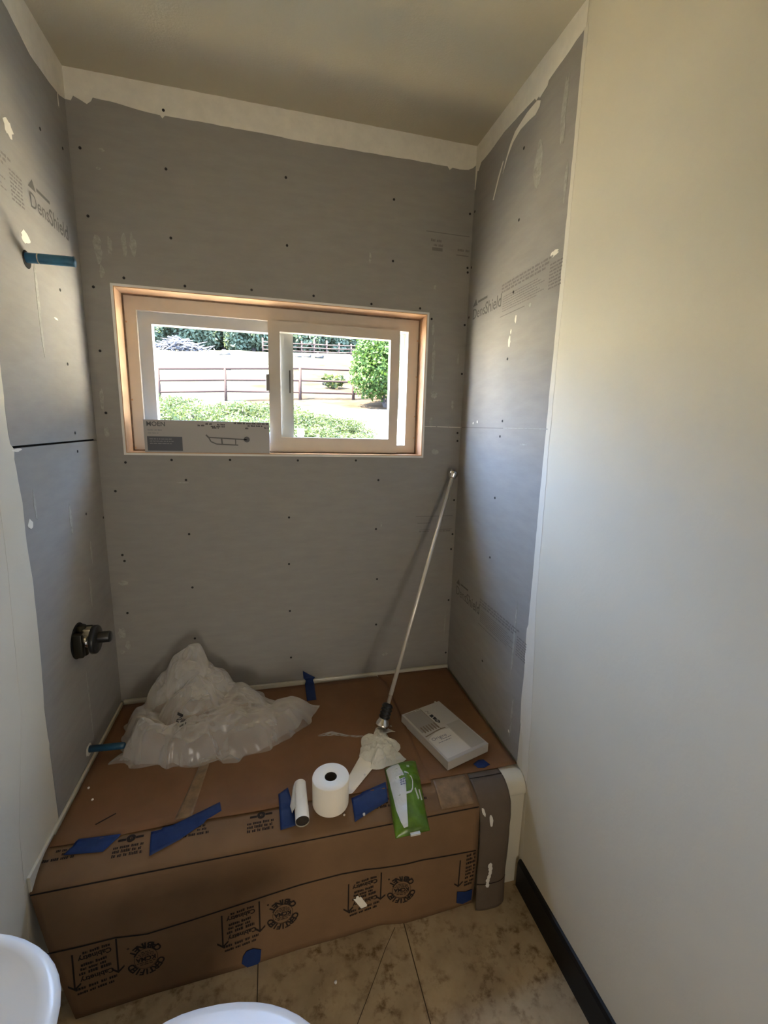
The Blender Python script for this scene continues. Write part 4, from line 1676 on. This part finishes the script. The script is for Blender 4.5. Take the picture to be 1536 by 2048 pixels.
bm = BM()
ys = [.17] + [.3 + .35 * k for k in range(40)] + [14.5 + 1.2 * k for k in range(45)] + [70 + 6 * k for k in range(9)]
xs = [-60, -45, -34, -26] + [-20 + .8 * k for k in range(53)] + [26, 34, 45, 60]
gv = [[bm.verts.new((x, y, ground(x, y))) for y in ys] for x in xs]
for i in range(len(xs) - 1):
    for j in range(len(ys) - 1):
        f = bm.faces.new((gv[i][j], gv[i + 1][j], gv[i + 1][j + 1], gv[i][j + 1]))
        c = f.calc_center_median()
        nz = fbm(c.x, c.y, 3, .35, 3)
        if c.y < 2.4 or c.x < .658 - .225 * (c.y + 1.98) - 1.2 or c.x > .658 + .303 * (c.y + 1.98) + 1.2:
            f.material_index = 0 if c.y > 26 else 3 if (c.y > 2.4 or c.x < -2.2 or c.x > 3.4) else 4  # out of view: pale ground added to reflect sun into the room
        elif c.y < 8.6 and c.x > 1.2 - .2 * (c.y - 5) + nz:
            f.material_index = 1
        elif 8.0 < c.y < 22 and c.x > .6 + .30 * (c.y - 10) * .3 + nz * 1.4 and c.x < 9:
            f.material_index = 2
tag(obj('hillside', bm, [M_SOIL, M_SAND, M_TAN, M_BOUNCE, M_BOUNCE_NEAR], None, True), 'dry sunlit hillside outside the window', None, None, 'structure')


def leaves(n, lobes, size, seed, flat=.0):
    """leaf quads scattered through the shells of several rounded lobes (cx, cy, cz, rx, ry, rz)"""
    r = np.random.default_rng(seed)
    vs, fs = [], []
    w = np.array([l[3] * l[5] + l[4] * l[5] for l in lobes])
    ch = r.choice(len(lobes), n, p=w / w.sum())
    for k in ch:
        cx, cy, cz, rx, ry, rz = lobes[k]
        d = r.normal(size=3)
        d /= np.linalg.norm(d)
        q = .62 + .42 * r.random() ** .6
        p = np.array([cx + d[0] * rx * q, cy + d[1] * ry * q, cz + d[2] * rz * q])
        if p[2] < 0.01:
            p[2] = .01 + abs(p[2]) * .3
        a = r.normal(size=3)
        a /= np.linalg.norm(a)
        b = np.cross(a, d + .7 * r.normal(size=3))
        nb = np.linalg.norm(b)
        if nb < 1e-6:
            continue
        b /= nb
        s = size * r.uniform(.6, 1.3)
        i0 = len(vs)
        vs += [p - a * s, p - b * s * .5, p + a * s, p + b * s * .5]
        fs.append((i0, i0 + 1, i0 + 2, i0 + 3))
    me = bpy.data.meshes.new('leaves')
    me.from_pydata([tuple(v) for v in vs], [], fs)
    return me


def mesh_obj(name, me, m, parent):
    if not me.materials:
        me.materials.append(m)
    o = bpy.data.objects.new(name, me)
    COL.objects.link(o)
    o.parent = parent
    return o


def stems(n, h, r, seed, spread):
    rr = random.Random(seed)
    bm = BM()
    for k in range(n):
        a = rr.uniform(0, 6.28)
        s = spread * rr.uniform(.3, 1)
        tube(bm, [(0, 0, -.05), (s * .4 * math.cos(a), s * .4 * math.sin(a), h * .5), (s * math.cos(a), s * math.sin(a), h * .95)], [r, r * .75, r * .4], 6)
    me = bpy.data.meshes.new('stems')
    bm.to_mesh(me)
    bm.free()
    return me


# shrubs below the window
SHV = []
for k in range(4):
    rr = random.Random(40 + k)
    lob = [(rr.uniform(-.22, .22), rr.uniform(-.22, .22), rr.uniform(.16, .34), rr.uniform(.16, .26), rr.uniform(.16, .26), rr.uniform(.13, .20)) for q in range(7)]
    SHV.append((leaves(2600, lob, .022, 60 + k), stems(9, .40, .010, 70 + k, .30)))
rr = random.Random(5)
sh = []
for row, y in enumerate((3.4, 4.0, 4.6, 5.2, 5.7)):
    for q in range(11):
        x = -1.75 + .40 * q + rr.uniform(-.10, .10) + (.2 if row % 2 else 0)
        lim = 2.45 - .28 * (y - 3.4) + .1
        if x < lim:
            sh.append((x, y + rr.uniform(-.12, .12), 1.0 if x < .9 else max(.45, 1.0 - .42 * (x - .9))))
for i, (x, y, s) in enumerate(sh):
    o = empty('shrub', (x, y, ground(x, y) - .02), 'low leafy green shrub in the thick bank just outside the window', 'shrub', 'shrubs just outside the window')
    o.rotation_euler.z = rr.uniform(0, 6.28)
    o.scale = (1.05, 1.05, s * rr.uniform(.92, 1.12))
    a, b = SHV[i % 4]
    mesh_obj('foliage', a, M_LEAF_S, o)
    mesh_obj('stem', b, M_TRUNK, o)
# big round bush at the right
bx, by = 3.42, 9.0
o = empty('round_bush', (bx, by, ground(bx, by) - .03), 'bright green bushy young tree at the right beyond the shrubs', 'bush')
me = leaves(9000, [(0, 0, .95, .80, .75, .75), (-.38, -.1, .75, .55, .5, .55), (.40, 0, .85, .6, .55, .6), (-.12, .1, 1.42, .60, .55, .50), (.25, 0, 1.65, .55, .5, .5), (-.45, 0, 1.15, .42, .4, .42)], .050, 88)
mesh_obj('foliage', me, M_LEAF_B, o)
mesh_obj('stem', stems(7, 1.0, .03, 89, .5), M_TRUNK, o)
# small white marker stake among the shrubs
bm = BM()
wx, wy = .975, 3.05
tube(bm, [(wx, wy, ground(wx, wy) - .05), (wx, wy, 1.535)], .014, 8)
box(bm, wx - .036, wx + .036, wy - .012, wy + .012, 1.535, 1.622, .004)
solo('white_marker', bm, M_HOUSE, 'small white square marker on a stake among the shrubs', 'marker')

# pipe panel fence
t = empty('pipe_fence', (.5, 10, ground(.5, 10)), 'brown pipe rail fence crossing the slope in the middle distance', 'fence')
FX = [(-1.90, 2.885), (-.40, 2.972), (1.41, 3.075), (2.79, 3.10), (4.3, 3.17), (-3.5, 2.80), (-5.2, 2.72)]
FX.sort()
for k in range(3):
    bm = BM()
    tube(bm, [(x, 10, z - .02 - (.268, .268, .268)[0] * k * (1.0 + .10 * (x > 1))) for x, z in FX], .026, 8)
    obj('rail', bm, M_RAIL, t, True)
for x, z in FX:
    bm = BM()
    tube(bm, [(x, 10, ground(x, 10) - .15), (x, 10, z)], .040 if x > 1 else .032, 8)
    obj('post', bm, M_RAIL, t, True)
# corral fence up the hill
t = empty('corral_fence', (4, 36, ground(4, 36)), 'weathered corral fence at the top of the slope below the trees', 'fence')
CX = [.2 + 1.0 * k for k in range(13)]
for k in range(3):
    bm = BM()
    for a, b in zip(CX, CX[1:]):
        z0, z1 = ground(a, 36) + .18 + .28 * k, ground(b, 36) + .18 + .28 * k
        tube(bm, [(a, 36, z0 + .03 * math.sin(7 * a)), (b, 36, z1 + .03 * math.sin(7 * b))], .050, 6)
    obj('rail', bm, M_CORRAL, t, True)
for x in CX:
    bm = BM()
    tube(bm, [(x, 36.05, ground(x, 36) - .1), (x, 36.05, ground(x, 36) + .98 + .12 * math.sin(5 * x))], .075, 6)
    obj('post', bm, M_CORRAL, t, True)


def rock(x, y, r, label, seed, m=M_ROCK):
    bm = BM()
    bmesh.ops.create_icosphere(bm, subdivisions=3, radius=r)
    for v in bm.verts:
        v.co *= 1 + .4 * fbm(v.co.x + seed, v.co.y, v.co.z, 1.6 / r * .6)
        v.co.z = v.co.z * .75 + r * .25
        v.co += Vector((x, y, ground(x, y)))
    solo('field_rock', bm, m, label, 'rock', None, True)


rock(2.20, 23.8, .15, 'leftmost of the three dark rocks on the far slope', 1)
rock(2.74, 24.3, .20, 'middle one of the three dark rocks on the far slope', 2)
rock(3.34, 24, .24, 'rightmost of the three dark rocks on the far slope', 3)
rock(2.36, 12.2, .16, 'gray rock on the bare tan earth behind the fence', 4)
rock(-1.75, 26, .28, 'low dark rock on the far slope near the brush pile', 5)
rock(-.9, 17, .10, 'small dark stone on the pale slope behind the left fence panel', 6)
# sparse plant on the tan earth
x, y = 2.48, 11.6
o = empty('weed_plant', (x, y, ground(x, y)), 'spiky green weed growing on the tan earth behind the fence', 'plant')
mesh_obj('foliage', leaves(260, [(0, 0, .20, .30, .25, .18), (.2, 0, .26, .15, .1, .14), (-.2, 0, .24, .15, .1, .14)], .075, 91), M_LEAF_S, o)
# brush pile
bm = BM()
rr = random.Random(12)
for k in range(170):
    x = -5.7 + rr.gauss(0, .85)
    y = 34 + rr.gauss(0, .5)
    hmax = max(.05, .85 - .38 * abs(x + 5.6))
    z = ground(x, y) + rr.uniform(0, hmax)
    a = rr.uniform(0, 6.28)
    l = rr.uniform(.3, .9)
    d = Vector((math.cos(a) * l, math.sin(a) * l * .5, rr.uniform(-.25, .35)))
    tube(bm, [Vector((x, y, z)) - d, Vector((x, y, z)) + d * .1 + Vector((0, 0, .08)), Vector((x, y, z)) + d], [.045, .04, .02], 5)
solo('brush_pile', bm, M_STICK, 'pale gray pile of dead branches below the left trees', 'brush pile')
# trees along the top of the slope
TV = []
for k in range(4):
    rr = random.Random(140 + k)
    lob = [(rr.uniform(-1.7, 1.7), rr.uniform(-1.2, 1.2), rr.uniform(.7, 4.4), rr.uniform(1.0, 1.6), rr.uniform(.8, 1.3), rr.uniform(.7, 1.2)) for q in range(14)]
    TV.append((leaves(7000, lob, .21, 160 + k), stems(6, 4.0, .16, 170 + k, 1.6)))
TR = []
rr = random.Random(77)
for k in range(12):
    TR.append((-13.5 + 2.2 * k + rr.uniform(-.5, .5), 41 + rr.uniform(-1.5, 1.5), rr.uniform(.82, 1.05), 0))
for k in range(12):
    TR.append((-18 + 3.4 * k + rr.uniform(-.6, .6), 49 + rr.uniform(-2, 2), rr.uniform(1.2, 1.55), 1))
for i, (x, y, s, far) in enumerate(TR):
    lb = ('tall dark oak in the far row of trees at the top of the view' if far else 'pale green oak in the near row of trees above the slope')
    o = empty('oak_tree', (x, y, ground(x, y) - .15), lb, 'tree', 'tall trees in the far row' if far else 'trees in the near row above the slope')
    o.rotation_euler.z = rr.uniform(0, 6.28)
    o.scale = (s, s, s)
    a, b = TV[2 + i % 2 if far else i % 2]
    mesh_obj('foliage', a, M_LEAF_D if far else M_LEAF_T, o)
    mesh_obj('trunk', b, M_TRUNK, o)

for i, (x, y, sc, lb) in enumerate(((8.8, 4.3, 1.35, 'unseen large oak nearest the house on the right, added to shade the left wall'), (9.0, 9.8, 1.30, 'unseen large oak on the slope right of the bushy young tree, added for shade'), (13.0, 6.8, 1.6, 'unseen tallest oak farthest to the right of the house, added for shade'))):  # oaks added out of view to shade the left wall
    o = empty('oak_tree', (x, y, ground(x, y) - .1), lb, 'tree')
    o.scale = (sc, sc, sc)
    mesh_obj('foliage', TV[i % 2][0], M_LEAF_T, o)
    mesh_obj('trunk', TV[i % 2][1], M_TRUNK, o)
# unseen eave added over the window to cut off light from the high sky
bm = BM()
box(bm, -3, 5, .17, .75, 2.96, 3.10)
struct('trim_3', bm, M_HOUSE)
